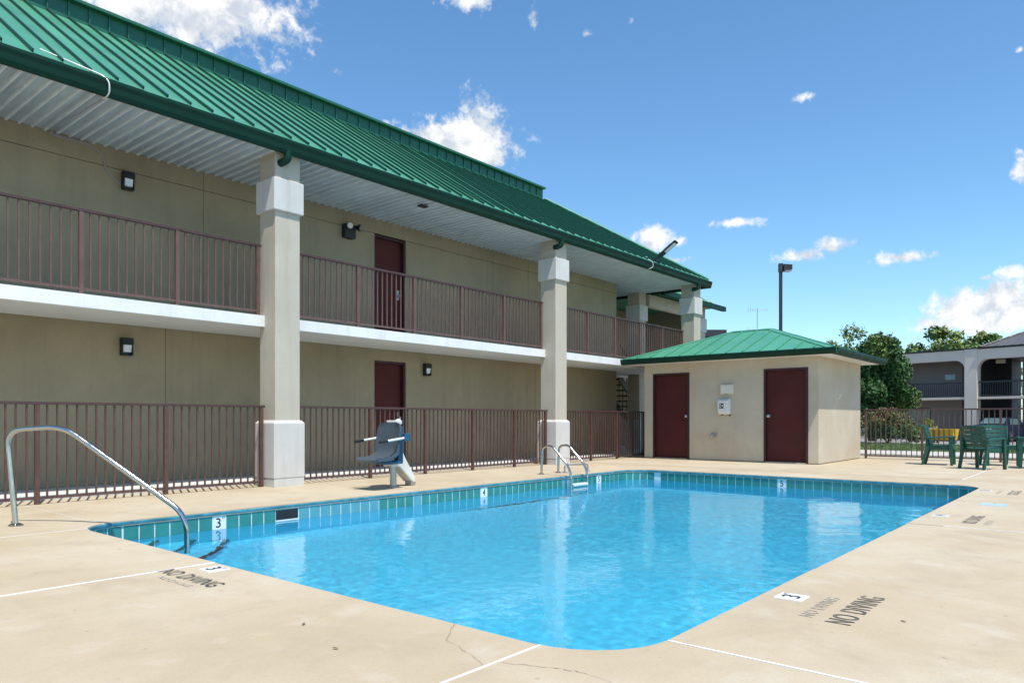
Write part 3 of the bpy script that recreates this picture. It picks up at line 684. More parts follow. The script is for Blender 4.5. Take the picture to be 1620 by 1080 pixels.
picket_run('pool_gate', 'dark brown picket gate beside the pool house wall', 'gate', (15.79, LYF), (17.1, LYF), 0, 1.21, posts(15.79, (15.815, 16.45, 17.075)), pm=DARK_GATE, tm=DARK_GATE, post_z=.03)
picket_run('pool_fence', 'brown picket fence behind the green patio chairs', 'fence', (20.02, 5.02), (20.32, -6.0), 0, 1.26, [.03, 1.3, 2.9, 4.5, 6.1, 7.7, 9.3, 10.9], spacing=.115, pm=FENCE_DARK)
picket_run('balcony_railing', 'brown balcony railing above the fence with the steel stair handrail', 'railing', (-1.48, UYF), (5.87, UYF), SL1, 3.62, posts(-1.48, (-1.46, -.24, .98, 2.22, 3.44, 4.64, 5.85)), post_z=-.008, pm=BALCONY_SUNLIT)
picket_run('balcony_railing', 'brown balcony railing in front of the upper maroon door', 'railing', (6.41, UYF), (12.80, UYF), SL1, 3.62, posts(6.41, (6.43, 7.71, 8.99, 10.23, 11.51, 12.78)), post_z=-.008, pm=BALCONY_SUNLIT)
picket_run('balcony_railing', 'brown balcony railing above the pool house roof', 'railing', (13.34, UYF), (19.60, UYF), SL1, 3.62, posts(13.34, (13.36, 14.62, 15.86, 17.12, 18.36, 19.58)), post_z=-.008, pm=BALCONY_SUNLIT)

# ------------------------------------------------------------------ lamps and cables on the motel
def wall_lamp(x, z, label):
    t = thing('wall_lamp', label, 'lamp', (x, WY-.003, z))
    Y = WY-.004
    MB().box(x-.075, x+.075, Y-.03, Y, z-.14, z+.12).build('back_plate', BLACK, t, bevel=.004)
    MB().prism([(x-.078, Y-.031, z+.12), (x-.078, Y-.11, z+.12), (x-.078, Y-.125, z+.03), (x-.078, Y-.031, z+.01)], (.156, 0, 0)).build('hood', BLACK, t, bevel=.003)
    for s_ in (-1, 1): MB().box(x+s_*.07-.006, x+s_*.07+.006, Y-.105, Y-.031, z-.14, z+.035).build('side_frame', BLACK, t)
    MB().prism([(x-.058, Y-.031, z+.008), (x-.058, Y-.105, z+.018), (x-.058, Y-.085, z-.09), (x-.058, Y-.031, z-.10)], (.116, 0, 0)).build('lens', LENS, t, bevel=.006)
    MB().box(x-.075, x+.075, Y-.10, Y-.031, z-.14, z-.128).build('bottom_frame', BLACK, t)
wall_lamp(4.54, 4.53, 'black wall lamp with cable on the upper wall under the soffit')
wall_lamp(4.52, 2.08, 'black wall lamp under the balcony behind the steel stair handrail')
wall_lamp(10.58, 2.06, 'black wall lamp under the balcony beside the lower maroon door')
t = thing('emergency_light', 'dark twin head emergency light on the upper wall beside the maroon door', 'light', (8.55, WY-.003, 4.6))
MB().box(8.42, 8.67, WY-.12, WY-.004, 4.44, 4.70).build('housing', GREY_DARK, t, bevel=.012)
for X_, dx in ((8.49, -.35), (8.70, .55)):
    d = Vector((dx, -1, -.25)).normalized(); c = Vector((X_, WY-.15, 4.66))
    MB().tube([c-d*.05, c-d*.02, c+d*.02, c+d*.05], [.02, .05, .065, .068], 14).build('lamp_head', BLACK, t, smooth=True)
    MB().tube([c+d*.0505, c+d*.054], .055, 14).build('lamp_lens', STEEL_DULL, t)
MB().tube([(8.55, WY-.06, 4.44), (8.55, WY-.06, 4.42)], .02, 8).build('knob', BLACK, t)
cb = MB().tube(bend([(2.95, 9.75, 5.36), (3.25, 9.50, 5.215), (3.50, 9.41, 5.15), (3.56, 9.345, 5.08), (3.57, 9.36, 4.95), (3.56, 9.42, 4.91), (3.56, 9.54, 4.925)], .06, 5), .009, 6).build('lamp_cable', WHITE_PLASTIC, smooth=True)
tag(cb, 'white cable looped over the green gutter near the upper wall lamp', 'cable')
cb = MB().tube(bend([(3.56, 9.54, 4.922), (3.54, 10.2, 4.922), (3.50, 10.6, 4.918), (3.52, 11.25, 4.922), (3.62, 11.288, 4.93), (4.05, 11.288, 4.93), (4.22, 11.288, 4.82), (4.25, 11.288, 4.60), (4.46, 11.288, 4.46)], .10, 5), .009, 6).build('lamp_cable', BIN_GREY, smooth=True)
tag(cb, 'grey cable running across the ribbed soffit down to the upper wall lamp', 'cable')
tag(MB().box(9.08, 9.26, 9.80, 9.92, CZ-.062, CZ-.046).build('soffit_vent', BLACK, bevel=.002), 'small dark vent plate on the ribbed soffit', 'vent')
# flood light clamped to the roof edge
fl = thing('flood_light', 'slim black flood light on a bracket at the green roof edge', 'light', (17.35, 9.58, 5.2))
d = Vector((.12, -.80, .60)).normalized(); base = Vector((17.35, 9.58, 5.25)); sx_ = Vector((1, 0, 0)); sx_ = (sx_-d*sx_.dot(d)).normalized(); nn = sx_.cross(d)
Mx = Matrix((sx_, d, nn)).transposed()
MB().box(17.30, 17.40, 9.50, 9.66, 5.215, 5.30).build('bracket', BLACK, fl)
MB().tube([base+Vector((0, 0, .03)), base+d*.20], .028, 8).build('arm', BLACK, fl, smooth=True)
MB().cbox(base+d*.47, .21, .58, .045, Mx).build('head', BLACK, fl, bevel=.012)
sgn = -1 if nn.z > 0 else 1
MB().cbox(base+d*.53+nn*sgn*.0245, .15, .34, .006, Mx).build('lens', LENS, fl)
MB().tube([base+d*.22-nn*sgn*.03, base+d*.22-nn*sgn*.09], .02, 8).build('sensor', LIFT_TRIM, fl)
cb = MB().tube(bend([(17.30, 9.66, 5.31), (17.0, 9.68, 5.33), (16.8, 9.47, 5.19), (16.84, 9.345, 5.10), (16.86, 9.35, 4.97), (16.75, 9.44, 4.915)], .08, 5), .008, 6).build('lamp_cable', WHITE_PLASTIC, smooth=True)
tag(cb, 'white cable over the gutter beside the slim black flood light', 'cable')

# ------------------------------------------------------------------ pool house
SX0, SX1, SY0, SY1, SZ = 16.55, 19.90, 5.09, 9.43, 2.40
ph = thing('pool_house', 'small tan stucco pool house with green hip roof and two maroon doors', 'shed', (18.2, 7.25, 0))
da, db = (8.17, 9.18), (5.31, 6.31); dt = 2.16
poly = [(SX0, SY0, .02), (SX0, db[0], .02), (SX0, db[0], dt), (SX0, db[1], dt), (SX0, db[1], .02), (SX0, da[0], .02), (SX0, da[0], dt), (SX0, da[1], dt), (SX0, da[1], .02), (SX0, SY1, .02), (SX0, SY1, SZ), (SX0, SY0, SZ)]
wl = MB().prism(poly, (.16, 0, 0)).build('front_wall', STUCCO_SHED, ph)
MB().box(SX0+.1601, SX1, SY0, SY0+.16, .02, SZ).build('side_wall', STUCCO_SHED, ph)
MB().box(SX0+.1601, SX1, SY1-.16, SY1, .02, SZ).build('side_wall', STUCCO_SHED, ph)
MB().box(SX1-.16, SX1-.0001, SY0+.1601, SY1-.1601, .02, SZ).build('back_wall', STUCCO_SHED, ph)
MB().box(SX0+.03, SX1-.03, SY0+.03, SY1-.03, -.03, .019).build('base', JOINT_DARK, ph)
for (y0, y1), hy, lb in ((da, da[0]+.10, 'maroon door beside the dark gate'), (db, db[1]-.10, 'maroon door near the sunlit corner')):
    d_ = MB().box(SX0+.06, SX0+.10, y0+.05, y1-.05, .035, dt-.05).build('door', DOOR, ph, bevel=.004); d_['label'] = lb
    MB().prism([(SX0-.012, y0, .02), (SX0-.012, y0+.05, .02), (SX0-.012, y0+.05, dt-.05), (SX0-.012, y1-.05, dt-.05), (SX0-.012, y1-.05, .02), (SX0-.012, y1, .02), (SX0-.012, y1, dt), (SX0-.012, y0, dt)], (.12, 0, 0)).build('door_frame', DOOR_FRAME, d_)
    MB().lathe((SX0+.06, hy, 1.08), [(.038, 0), (.038, -.012), (.014, -.016), (.014, -.04), (.034, -.046), (.034, -.075), (.018, -.085)], 16, 'X').build('door_handle', STEEL, d_, smooth=True)
    MB().box(SX0-.03, SX0+.13, y0+.05, y1-.05, -.01, .03).build('threshold', STEEL_DULL, d_)
    hy2 = y1-.05 if hy < (y0+y1)/2 else y0+.05
    for z_ in (.28, 1.08, 1.88): MB().tube([(SX0+.052, hy2, z_-.05), (SX0+.052, hy2, z_+.05)], .011, 8).build('hinge', DOOR_FRAME, d_)
OV = .40; EX0, EX1, EY0, EY1 = SX0-OV, SX1+OV, SY0-OV, SY1+OV; PZ = 3.27; EZ = 2.52
cxm, cym = (EX0+EX1)/2, (EY0+EY1)/2; half = (EX1-EX0)/2; ra, rb = EY0+half, EY1-half
MB().box(EX0+.05, EX1-.05, EY0+.05, EY1-.05, SZ+.001, SZ+.03).build('soffit', WHITE_PAINT, ph)
rf = MB().add([(EX0, EY0, EZ-.02), (EX1, EY0, EZ-.02), (EX1, EY1, EZ-.02), (EX0, EY1, EZ-.02), (cxm, ra, PZ-.02), (cxm, rb, PZ-.02)],
              [(3, 2, 1, 0), (0, 4, 5, 3), (1, 2, 5, 4), (0, 1, 4), (2, 3, 5)]).build('roof', GREEN_DARK, ph)
sl = (PZ-EZ)/half
def hip_face(origin, along, inward, L):
    """standing-seam panels on one face: along the eave, rising inward"""
    o_, al, iw = Vector(origin), Vector(along), Vector(inward); n = round(L/.40); w = L/n
    nr = Vector((-iw.x*sl, -iw.y*sl, 1)).normalized()
    depth = lambda s_: max(0, min(half, s_, L-s_))
    P_ = lambda s_, d_: o_+al*s_+iw*d_+Vector((0, 0, sl*d_))
    for k in range(n):
        s0_, s1_ = k*w+.001, (k+1)*w-.001; d0, d1 = depth(s0_), depth(s1_)
        pts = [P_(s0_, -.02), P_(s1_, -.02)]
        if d1 > .01: pts.append(P_(s1_, d1))
        for br in (half, L-half):
            if s0_ < br < s1_ and L-2*half > -.01: pts.append(P_(br, half))
        if d0 > .01: pts.append(P_(s0_, d0))
        if len(pts) == 5 and (pts[3]-pts[2]).dot(al) > 0: pts[2], pts[3] = pts[3], pts[2]
        b = MB().prism(pts, tuple(nr*.010))
        if k > 0 and d0 > .1:
            a_, c_ = P_(s0_, .03), P_(s0_, d0-.04)
            b.add([a_+al*e*.012+nr*h for h in (0, .042) for e in (-1, 1)]+[c_+al*e*.012+nr*h for h in (0, .042) for e in (-1, 1)], [(0, 1, 3, 2), (4, 6, 7, 5), (0, 2, 6, 4), (1, 5, 7, 3), (2, 3, 7, 6)])
        b.build('roof_panel', GREEN, rf)
hip_face((EX0, EY1, EZ), (0, -1, 0), (1, 0, 0), EY1-EY0)
hip_face((EX0, EY0, EZ), (1, 0, 0), (0, 1, 0), EX1-EX0)
hip_face((EX1, EY0, EZ), (0, 1, 0), (-1, 0, 0), EY1-EY0)
hip_face((EX1, EY1, EZ), (-1, 0, 0), (0, -1, 0), EX1-EX0)
for a_, b_ in (((EX0, EY0, EZ), (cxm, ra, PZ)), ((EX0, EY1, EZ), (cxm, rb, PZ)), ((EX1, EY0, EZ), (cxm, ra, PZ)), ((EX1, EY1, EZ), (cxm, rb, PZ)), ((cxm, ra, PZ), (cxm, rb, PZ))):
    a_, b_ = Vector(a_)+Vector((0, 0, .035)), Vector(b_)+Vector((0, 0, .035)); dd = (b_-a_).normalized(); side = dd.cross(Vector((0, 0, 1))).normalized()*.10
    MB().add([a_-side-Vector((0, 0, .03)), a_, a_+side-Vector((0, 0, .03)), b_-side-Vector((0, 0, .03)), b_, b_+side-Vector((0, 0, .03)),
              a_-side-Vector((0, 0, .06)), a_+side-Vector((0, 0, .06)), b_-side-Vector((0, 0, .06)), b_+side-Vector((0, 0, .06))],
             [(0, 1, 4, 3), (1, 2, 5, 4), (0, 6, 7, 2, 1), (3, 4, 5, 9, 8), (0, 3, 8, 6), (2, 7, 9, 5), (6, 8, 9, 7)]).build('hip_cap', GREEN, rf)
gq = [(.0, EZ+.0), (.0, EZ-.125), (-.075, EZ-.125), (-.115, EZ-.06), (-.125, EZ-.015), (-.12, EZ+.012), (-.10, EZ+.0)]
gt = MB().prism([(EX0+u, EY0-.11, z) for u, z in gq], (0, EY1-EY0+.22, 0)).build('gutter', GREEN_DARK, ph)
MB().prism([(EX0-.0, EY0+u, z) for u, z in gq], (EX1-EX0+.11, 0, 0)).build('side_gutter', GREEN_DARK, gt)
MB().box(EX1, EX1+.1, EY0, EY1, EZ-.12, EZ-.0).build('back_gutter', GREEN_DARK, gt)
# fittings on the pool house wall
pb = thing('telephone_box', 'white emergency telephone box on the pool house wall between the maroon doors', 'telephone', (SX0, 7.22, 1.3))
MB().box(SX0-.10, SX0-.002, 7.09, 7.38, 1.12, 1.48).build('box', WHITE_PLASTIC, pb, bevel=.015)
MB().prism([(SX0-.101, 7.10, 1.13), (SX0-.15, 7.12, 1.17), (SX0-.15, 7.12, 1.44), (SX0-.101, 7.10, 1.47)], (0, .25, 0)).build('lid', WHITE_PLASTIC, pb, bevel=.01)
MB().box(SX0-.1525, SX0-.1505, 7.22, 7.33, 1.26, 1.38).build('sign_panel', INK, pb)
icon = MB().prism([(SX0-.1545, y, z) for y, z in ((7.315, 1.275), (7.315, 1.365), (7.285, 1.365), (7.285, 1.345), (7.300, 1.335), (7.300, 1.305), (7.285, 1.295), (7.285, 1.275))], (.0015, 0, 0)).box(SX0-.1545, SX0-.153, 7.235, 7.265, 1.30, 1.345)
icon.build('handset_symbol', TILE_WHITE, pb)
MB().box(SX0-.06, SX0-.003, 7.105, 7.125, 1.08, 1.119).box(SX0-.06, SX0-.003, 7.30, 7.32, 1.095, 1.119).build('cable_gland', BLACK, pb)
cv = thing('cover_plate', 'cream double cover plate above the white telephone box', 'cover plate', (SX0, 7.18, 1.7))
MB().box(SX0-.06, SX0-.002, 7.03, 7.34, 1.60, 1.83).build('box', CREAM_PLASTIC, cv, bevel=.008)
MB().box(SX0-.068, SX0-.061, 7.04, 7.33, 1.61, 1.82).build('lid', CREAM_PLASTIC, cv, bevel=.004)
for z_ in (1.595, 1.822): MB().box(SX0-.075, SX0-.05, 7.165, 7.205, z_, z_+.016).build('latch', STEEL_DULL, cv)
hb = thing('hose_tap', 'small rusty hose tap low on the pool house wall', 'tap', (SX0, 7.52, .62))
MB().box(SX0-.03, SX0-.002, 7.45, 7.59, .58, .66).build('plate', STEEL_DULL, hb, bevel=.006)
MB().tube([(SX0-.03, 7.50, .62), (SX0-.08, 7.50, .62), (SX0-.10, 7.50, .57)], .014, 8).build('spout', STEEL_DULL, hb, smooth=True)
MB().lathe((SX0-.055, 7.56, .62), [(.008, .02), (.03, 0), (.03, -.012), (.01, -.02)], 12, 'X').build('wheel', STEEL_DULL, hb)
hk = MB().tube([(17.98, SY0-.002, 1.60), (17.98, SY0-.05, 1.59), (17.98, SY0-.06, 1.55), (17.98, SY0-.03, 1.50), (17.98, SY0-.002, 1.49)], .012, 8).build('wall_hook', WHITE_PLASTIC, smooth=True)
tag(hk, 'small hook on the sunlit side wall of the pool house', 'hook')

# ------------------------------------------------------------------ pool fittings
hr = thing('stair_handrail', 'single bent stainless steel handrail over the pool corner steps', 'handrail', (2.21, 7.96, 0))
hd = Vector((1, -1.35, 0)); h0 = Vector((2.21, 7.96, 0))
hp_ = lambda s_, z: h0+hd*s_+Vector((0, 0, z))
MB().tube(bend([hp_(.0, .0), hp_(-.055, .90), hp_(.275, .935), hp_(.985, .115), hp_(.99, -.42)], .17, 8), .0245, 16).build('rail', STEEL, hr, smooth=True)
MB().lathe((2.21, 7.96, .001), [(.062, 0), (.062, .006), (.045, .018), (.028, .024)], 24).build('flange', STEEL, hr, smooth=True)
ld = thing('pool_ladder', 'stainless steel pool ladder with white treads beside the fence column', 'ladder', (10.75, 7.9, 0))
for X_ in (10.42, 10.93):
    pts = [(X_, 8.06, 0), (X_, 8.04, .50), (X_+.0, 7.83, .53), (X_, 7.40, .12), (X_, 7.40, -1.25)]
    MB().tube(bend(pts, .2, 8), .022, 14).build('rail', STEEL, ld, smooth=True)
    MB().lathe((X_, 8.06, .001), [(.058, 0), (.058, .006), (.04, .016), (.026, .022)], 20).build('flange', STEEL, ld, smooth=True)
for z_ in (-.16, -.46, -.76): MB().box(10.45, 10.90, 7.36, 7.45, z_-.022, z_+.022).build('tread', WHITE_PLASTIC, ld, bevel=.008)
gbar = thing('grab_rail', 'low bent steel rail on the deck behind the pool ladder', 'rail', (11.3, 7.95, 0))
MB().tube(bend([(11.10, 8.03, 0), (11.10, 8.03, .14), (11.62, 7.86, .14), (11.62, 7.86, .0)], .06, 6), .016, 10).build('rail', STEEL_DULL, gbar, smooth=True)
for p in ((11.10, 8.03), (11.62, 7.86)): MB().lathe((*p, .001), [(.045, 0), (.045, .006), (.02, .014)], 16).build('flange', STEEL_DULL, gbar)

# pool lift: post, white cover, blue seat facing along the pool
lf = thing('pool_lift', 'pool lift with dark blue seat and white armrests beside the pool edge', 'pool lift', (7.06, 8.23, 0))
sy = 8.08
MB().lathe((7.06, 8.23, .001), [(.09, 0), (.09, .014), (.05, .02), (.045, .30), (.04, .30)], 20).build('post', STEEL_DULL, lf, smooth=True)
MB().prism([(6.98, 8.16, .30), (7.12, 8.16, .30), (7.38, 8.16, .06), (7.44, 8.16, .045), (7.45, 8.16, .12), (7.25, 8.16, .42), (7.14, 8.16, .62), (7.0, 8.16, .62)], (0, .21, 0)).build('base_cover', LIFT_SHELL, lf, bevel=.025, seg=3)
MB().prism([(7.36, 8.17, .0), (7.44, 8.17, .0), (7.46, 8.17, .05), (7.36, 8.17, .07)], (0, .14, 0)).build('foot', STEEL_DULL, lf, bevel=.008)
MB().prism([(7.00, 8.13, .50), (7.16, 8.13, .50), (7.13, 8.13, .88), (7.06, 8.13, .93), (6.98, 8.13, .93)], (0, .18, 0)).build('mast_cover', LIFT_SHELL, lf, bevel=.03, seg=3)
MB().prism([(7.0, 8.08, .931), (7.10, 8.08, .92), (7.11, 8.08, .97), (7.07, 8.08, 1.01), (7.02, 8.08, .99)], (0, .07, 0)).build('control_box', LIFT_SHELL, lf, bevel=.012)
MB().box(6.92, 6.99, sy-.1, sy+.14, .93, .985).build('headrest_bracket', LIFT_SHELL, lf, bevel=.012)
def shell(path, wid, thick, name, m, par, taper=None):
    b = MB(); n = len(path); W = 8
    for side in (0, 1):
        for i, (x_, z_) in enumerate(path):
            dx = path[min(i+1, n-1)][0]-path[max(i-1, 0)][0]; dz = path[min(i+1, n-1)][1]-path[max(i-1, 0)][1]; L_ = math.hypot(dx, dz)
            nx__, nz__ = -dz/L_*thick*side, dx/L_*thick*side
            w_ = wid*(taper[i] if taper else 1)
            for k in range(W+1):
                t_ = k/W*2-1; cup = (.035 if z_ > .56 else .008)*t_*t_
                b.v.append(Vector((x_+nx__-(cup if z_ > .56 else 0), sy+t_*w_/2, z_+nz__+(cup if z_ <= .56 else 0))))
    N = n*(W+1)
    for s_ in (0, 1):
        for i in range(n-1):
            for k in range(W):
                q = [s_*N+i*(W+1)+k, s_*N+i*(W+1)+k+1, s_*N+(i+1)*(W+1)+k+1, s_*N+(i+1)*(W+1)+k]; b.f.append(tuple(q if s_ else q[::-1]))
    for i in range(n-1):
        for k in (0, W):
            b.f.append((i*(W+1)+k, (i+1)*(W+1)+k, N+(i+1)*(W+1)+k, N+i*(W+1)+k))
    for i in (0, n-1):
        for k in range(W): b.f.append((i*(W+1)+k, i*(W+1)+k+1, N+i*(W+1)+k+1, N+i*(W+1)+k))
    return b.build(name, m, par, smooth=True)
shell([(6.43, .425), (6.455, .445), (6.53, .455), (6.64, .455), (6.73, .47)], .50, -.05, 'seat', LIFT_BLUE, lf, [.82, .95, 1, 1, 1])
shell([(6.73, .47), (6.80, .52), (6.835, .60), (6.86, .74), (6.88, .86), (6.89, .93), (6.893, .955)], .50, -.035, 'backrest', LIFT_BLUE, lf, [1, 1, 1, 1, .98, .88, .66])
MB().box(6.62, 6.98, sy-.16, sy+.16, .36, .402).build('seat_frame', LIFT_TRIM, lf, bevel=.01)
MB().box(6.93, 7.02, sy-.12, sy+.14, .37, .90).build('back_frame', LIFT_TRIM, lf, bevel=.01)
for s_ in (-1, 1):
    y_ = sy+s_*.265
    a_ = MB().tube([(6.93, y_, .735), (6.58, y_, .695)], .0175, 12).build('armrest', WHITE_PLASTIC, lf, smooth=True)
    MB().tube([(6.60, y_, .697), (6.46, y_, .681), (6.455, y_, .68)], [.021, .022, .015], 12).build('grip', BLACK, a_, smooth=True)
    MB().box(6.90, 7.01, y_-.03, y_+.03, .69, .80).build('armrest_bracket', LIFT_TRIM, lf, bevel=.01)
    MB().box(6.88, 6.99, min(sy, y_), max(sy, y_), .73, .77).build('cross_bar', LIFT_TRIM, lf)

# ------------------------------------------------------------------ green resin patio chairs
def patio_chair(loc, face, label):
    """local: seat faces +X"""
    t = local_thing('patio_chair', label, 'chair', (*loc, 0), face, group='green patio chairs by the fence')
    m = CHAIR_GREEN
    MB().prism([(-.23, -.23, .395), (.22, -.25, .425), (.25, -.22, .415), (.26, 0, .41), (.25, .22, .415), (.22, .25, .425), (-.23, .23, .395)], (0, 0, .028)).build('seat', m, t, bevel=.008)
    MB().box(-.20, .22, -.262, -.245, .34, .43).box(-.20, .22, .245, .262, .34, .43).box(.235, .25, -.24, .24, .35, .415).build('apron', m, t)
    for s_ in (-1, 1):
        MB().prism([(.20, s_*.285-.03, 0), (.25, s_*.285-.03, 0), (.235, s_*.285-.03, .62), (.165, s_*.285-.03, .62)], (0, .055, 0)).build('leg', m, t, bevel=.008)
        MB().prism([(-.36, s_*.255-.025, 0), (-.31, s_*.255-.025, 0), (-.20, s_*.255-.025, .43), (-.24, s_*.255-.025, .60), (-.275, s_*.255-.025, .60), (-.27, s_*.255-.025, .42)], (0, .05, 0)).build('leg', m, t, bevel=.008)
        MB().prism([(-.29, s_*.275-.035, .60), (.20, s_*.29-.035, .635), (.255, s_*.29-.035, .62), (.255, s_*.29-.035, .595), (.19, s_*.29-.035, .605), (-.28, s_*.275-.035, .565)], (0, .07, 0)).build('armrest', m, t, bevel=.01)
    # slatted, slightly curved backrest
    def bx_(y, z):
        return -.215-.30*(z-.43)-.02+.07*(y/.25)**2
    def slat(z0, z1, w0, w1, nm):
        b = MB(); n = 8; ys0 = [-w0+2*w0*k/n for k in range(n+1)]; ys1 = [-w1+2*w1*k/n for k in range(n+1)]
        for dx in (0, -.022):
            for ys, z in ((ys0, z0), (ys1, z1)):
                for y in ys: b.v.append(Vector((bx_(y, z)+dx, y, z+(.022*(1-(y/.25)**2) if (nm == 'top_slat' and z == z1) else 0))))
        N = n+1
        for k in range(n):
            b.f += [(k, k+1, N+k+1, N+k), (2*N+k+1, 2*N+k, 3*N+k, 3*N+k+1), (k, 2*N+k, 2*N+k+1, k+1), (N+k, N+k+1, 3*N+k+1, 3*N+k)]
        b.f += [(0, N, 3*N, 2*N), (n, 2*N+n, 3*N+n, N+n)]
        b.build(nm, m, t)
    zs = [.435, .525, .612, .699, .786, .865]
    for i in range(5):
        w0, w1 = .225+.03*(zs[i]-.43)/.43, .225+.03*(zs[i+1]-.43)/.43
        slat(zs[i]+.006, zs[i+1]-.006, w0, w1, 'top_slat' if i == 4 else 'back_slat')
    for s_ in (-1, 1):
        b = MB(); zz = [.40, .50, .60, .70, .80, .86]
        b.tube([(bx_(s_*.24, z)-.011, s_*(.222+.03*(z-.43)/.43), z) for z in zz], .020, 6); b.build('back_upright', m, t, smooth=True)
    MB().tube([(bx_(0, z)-.018, 0, z) for z in (.41, .6, .84)], .014, 6).build('back_rib', m, t)
    return t
patio_chair((18.28, 3.02), -H2+.06, 'green slatted patio chair beside the pool house side wall')
patio_chair((17.28, 2.12), -.50, 'green slatted patio chair with its back to the pool')
patio_chair((18.85, 2.02), math.radians(205), 'green slatted patio chair close to the fence facing the pool')
patio_chair((18.20, 1.36), H2+.05, 'green slatted patio chair with armrest turned to the pool house')

DEAD_LEAF = mat('dead_leaf', (.13, .085, .045), .8, var=.2, vscale=30)
for x_, y_, a_ in ((2.05, 3.05, .4), (1.92, 2.62, 2.0), (3.98, .82, 1.2)):
    lfm = MB().add([(-.030, 0, .002), (-.008, .011, .006), (.014, .009, .010), (.032, 0, .004), (.012, -.010, .009), (-.010, -.011, .005), (0, 0, .003)], [(0, 6, 1), (1, 6, 2), (2, 6, 3), (3, 6, 4), (4, 6, 5), (5, 6, 0)])
    o_ = link('dead_leaf', lfm.mesh('dead_leaf', DEAD_LEAF), None, (x_, y_, .002), (0, 0, a_)); o_.scale = (.55, .55, .6); tag(o_, ('small dry brown leaf on the deck beside the long lettering on the chair side' if x_ > 3 else ('small dry brown leaf on the deck slab at the shallow end' if y_ > 3 else 'tiny dry leaf on the deck between a leaf and the crack')), 'leaf', 'dry leaves scattered on the deck')

# ------------------------------------------------------------------ beyond the fence
def leaf_cloud(clumps, n, size, rng, shell_=.55):
    """leaf-sized quads spread through many clumps"""
    v, f = [], []
    tot = sum(c[3]*c[4]*c[5] for c in clumps)**1.0
    wts = [(c[3]*c[4]*c[5])**.75 for c in clumps]; W = sum(wts)
    for c, w in zip(clumps, wts):
        k = max(6, int(n*w/W))
        for _ in range(k):
            d = Vector((rng.gauss(0, 1), rng.gauss(0, 1), rng.gauss(0, 1))).normalized(); r = shell_+(1-shell_)*rng.random()
            r *= 1+.28*mnoise.noise(Vector((c[0], c[1], c[2]))*.7+d*2.2)
            p = Vector((c[0]+d.x*r*c[3], c[1]+d.y*r*c[4], c[2]+d.z*r*c[5]))
            nrm = (d*.6+Vector((rng.uniform(-1, 1), rng.uniform(-1, 1), rng.uniform(-.3, 1)))).normalized()
            a = nrm.orthogonal().normalized(); a = (Matrix.Rotation(rng.uniform(0, 6.28), 3, nrm) @ a); b = nrm.cross(a)
            s_ = size*rng.uniform(.6, 1.25); o = len(v)
            v += [p-a*s_*.5, p+b*s_*.24+nrm*s_*.06, p+a*s_*.5, p-b*s_*.24+nrm*s_*.06]; f.append((o, o+1, o+2, o+3))
    return v, f
def tree(name, label, base, h, rx, rz, n, size, mats, seed, trunk_r=.15, group=None, crown_low=.3):
    rng = random.Random(seed); bx, by, bz = base
    t = thing(name, label, 'tree', base, group=group)
    lean = Vector((rng.uniform(-.05, .05), rng.uniform(-.05, .05), 1))
    tp = [Vector(base)+lean*h*k*.62+Vector((0, 0, -.05 if k == 0 else 0)) for k in (0, .25, .5, .75, 1)]
    tk = MB().tube(tp, [trunk_r*1.25, trunk_r, trunk_r*.8, trunk_r*.55, trunk_r*.25], 9)
    tk.build('trunk', BARK, t, smooth=True)
    clumps = [(bx, by, bz+h-rz, rx*.6, rx*.6, rz*.7)]
    zc0 = bz+h*crown_low
    nb = 11
    for i in range(nb):
        a = i*2.4+rng.uniform(-.3, .3); fz = .2+.55*(i/nb); st_ = Vector(base)+lean*h*fz*.8
        rad = rx*rng.uniform(.45, .78)*math.sin(math.pi*min(.95, .28+fz*.75)); en = Vector((bx+math.cos(a)*rad, by+math.sin(a)*rad, zc0+(h-zc0+bz)*(fz*.95)))
        MB().tube([st_, st_.lerp(en, .5)+Vector((0, 0, h*.03)), en], [trunk_r*.42, trunk_r*.25, trunk_r*.08], 6).build('limb', BARK, t, smooth=True)
        clumps.append((*en, rx*.36, rx*.36, rz*.24))
    for i in range(34):
        u = rng.uniform(-.85, 1); a = rng.uniform(0, 6.28); rr = math.sqrt(max(0, 1-u*u))*rng.uniform(.6, .98)
        s_ = rng.uniform(.16, .30)
        clumps.append((bx+math.cos(a)*rx*rr, by+math.sin(a)*rx*rr, bz+h-rz+u*rz*.9, rx*s_, rx*s_, rz*s_*.8))
    ms = mats if isinstance(mats, (list, tuple)) else [mats]
    for k, m in enumerate(ms):
        cl = [c for i, c in enumerate(clumps) if i % len(ms) == k]
        v, f = leaf_cloud(cl, n//len(ms), size, rng, .35)
        me = bpy.data.meshes.new('crown'); me.from_pydata(v, [], f); me.materials.append(m); link('crown', me, t, -Vector(base))
    return t
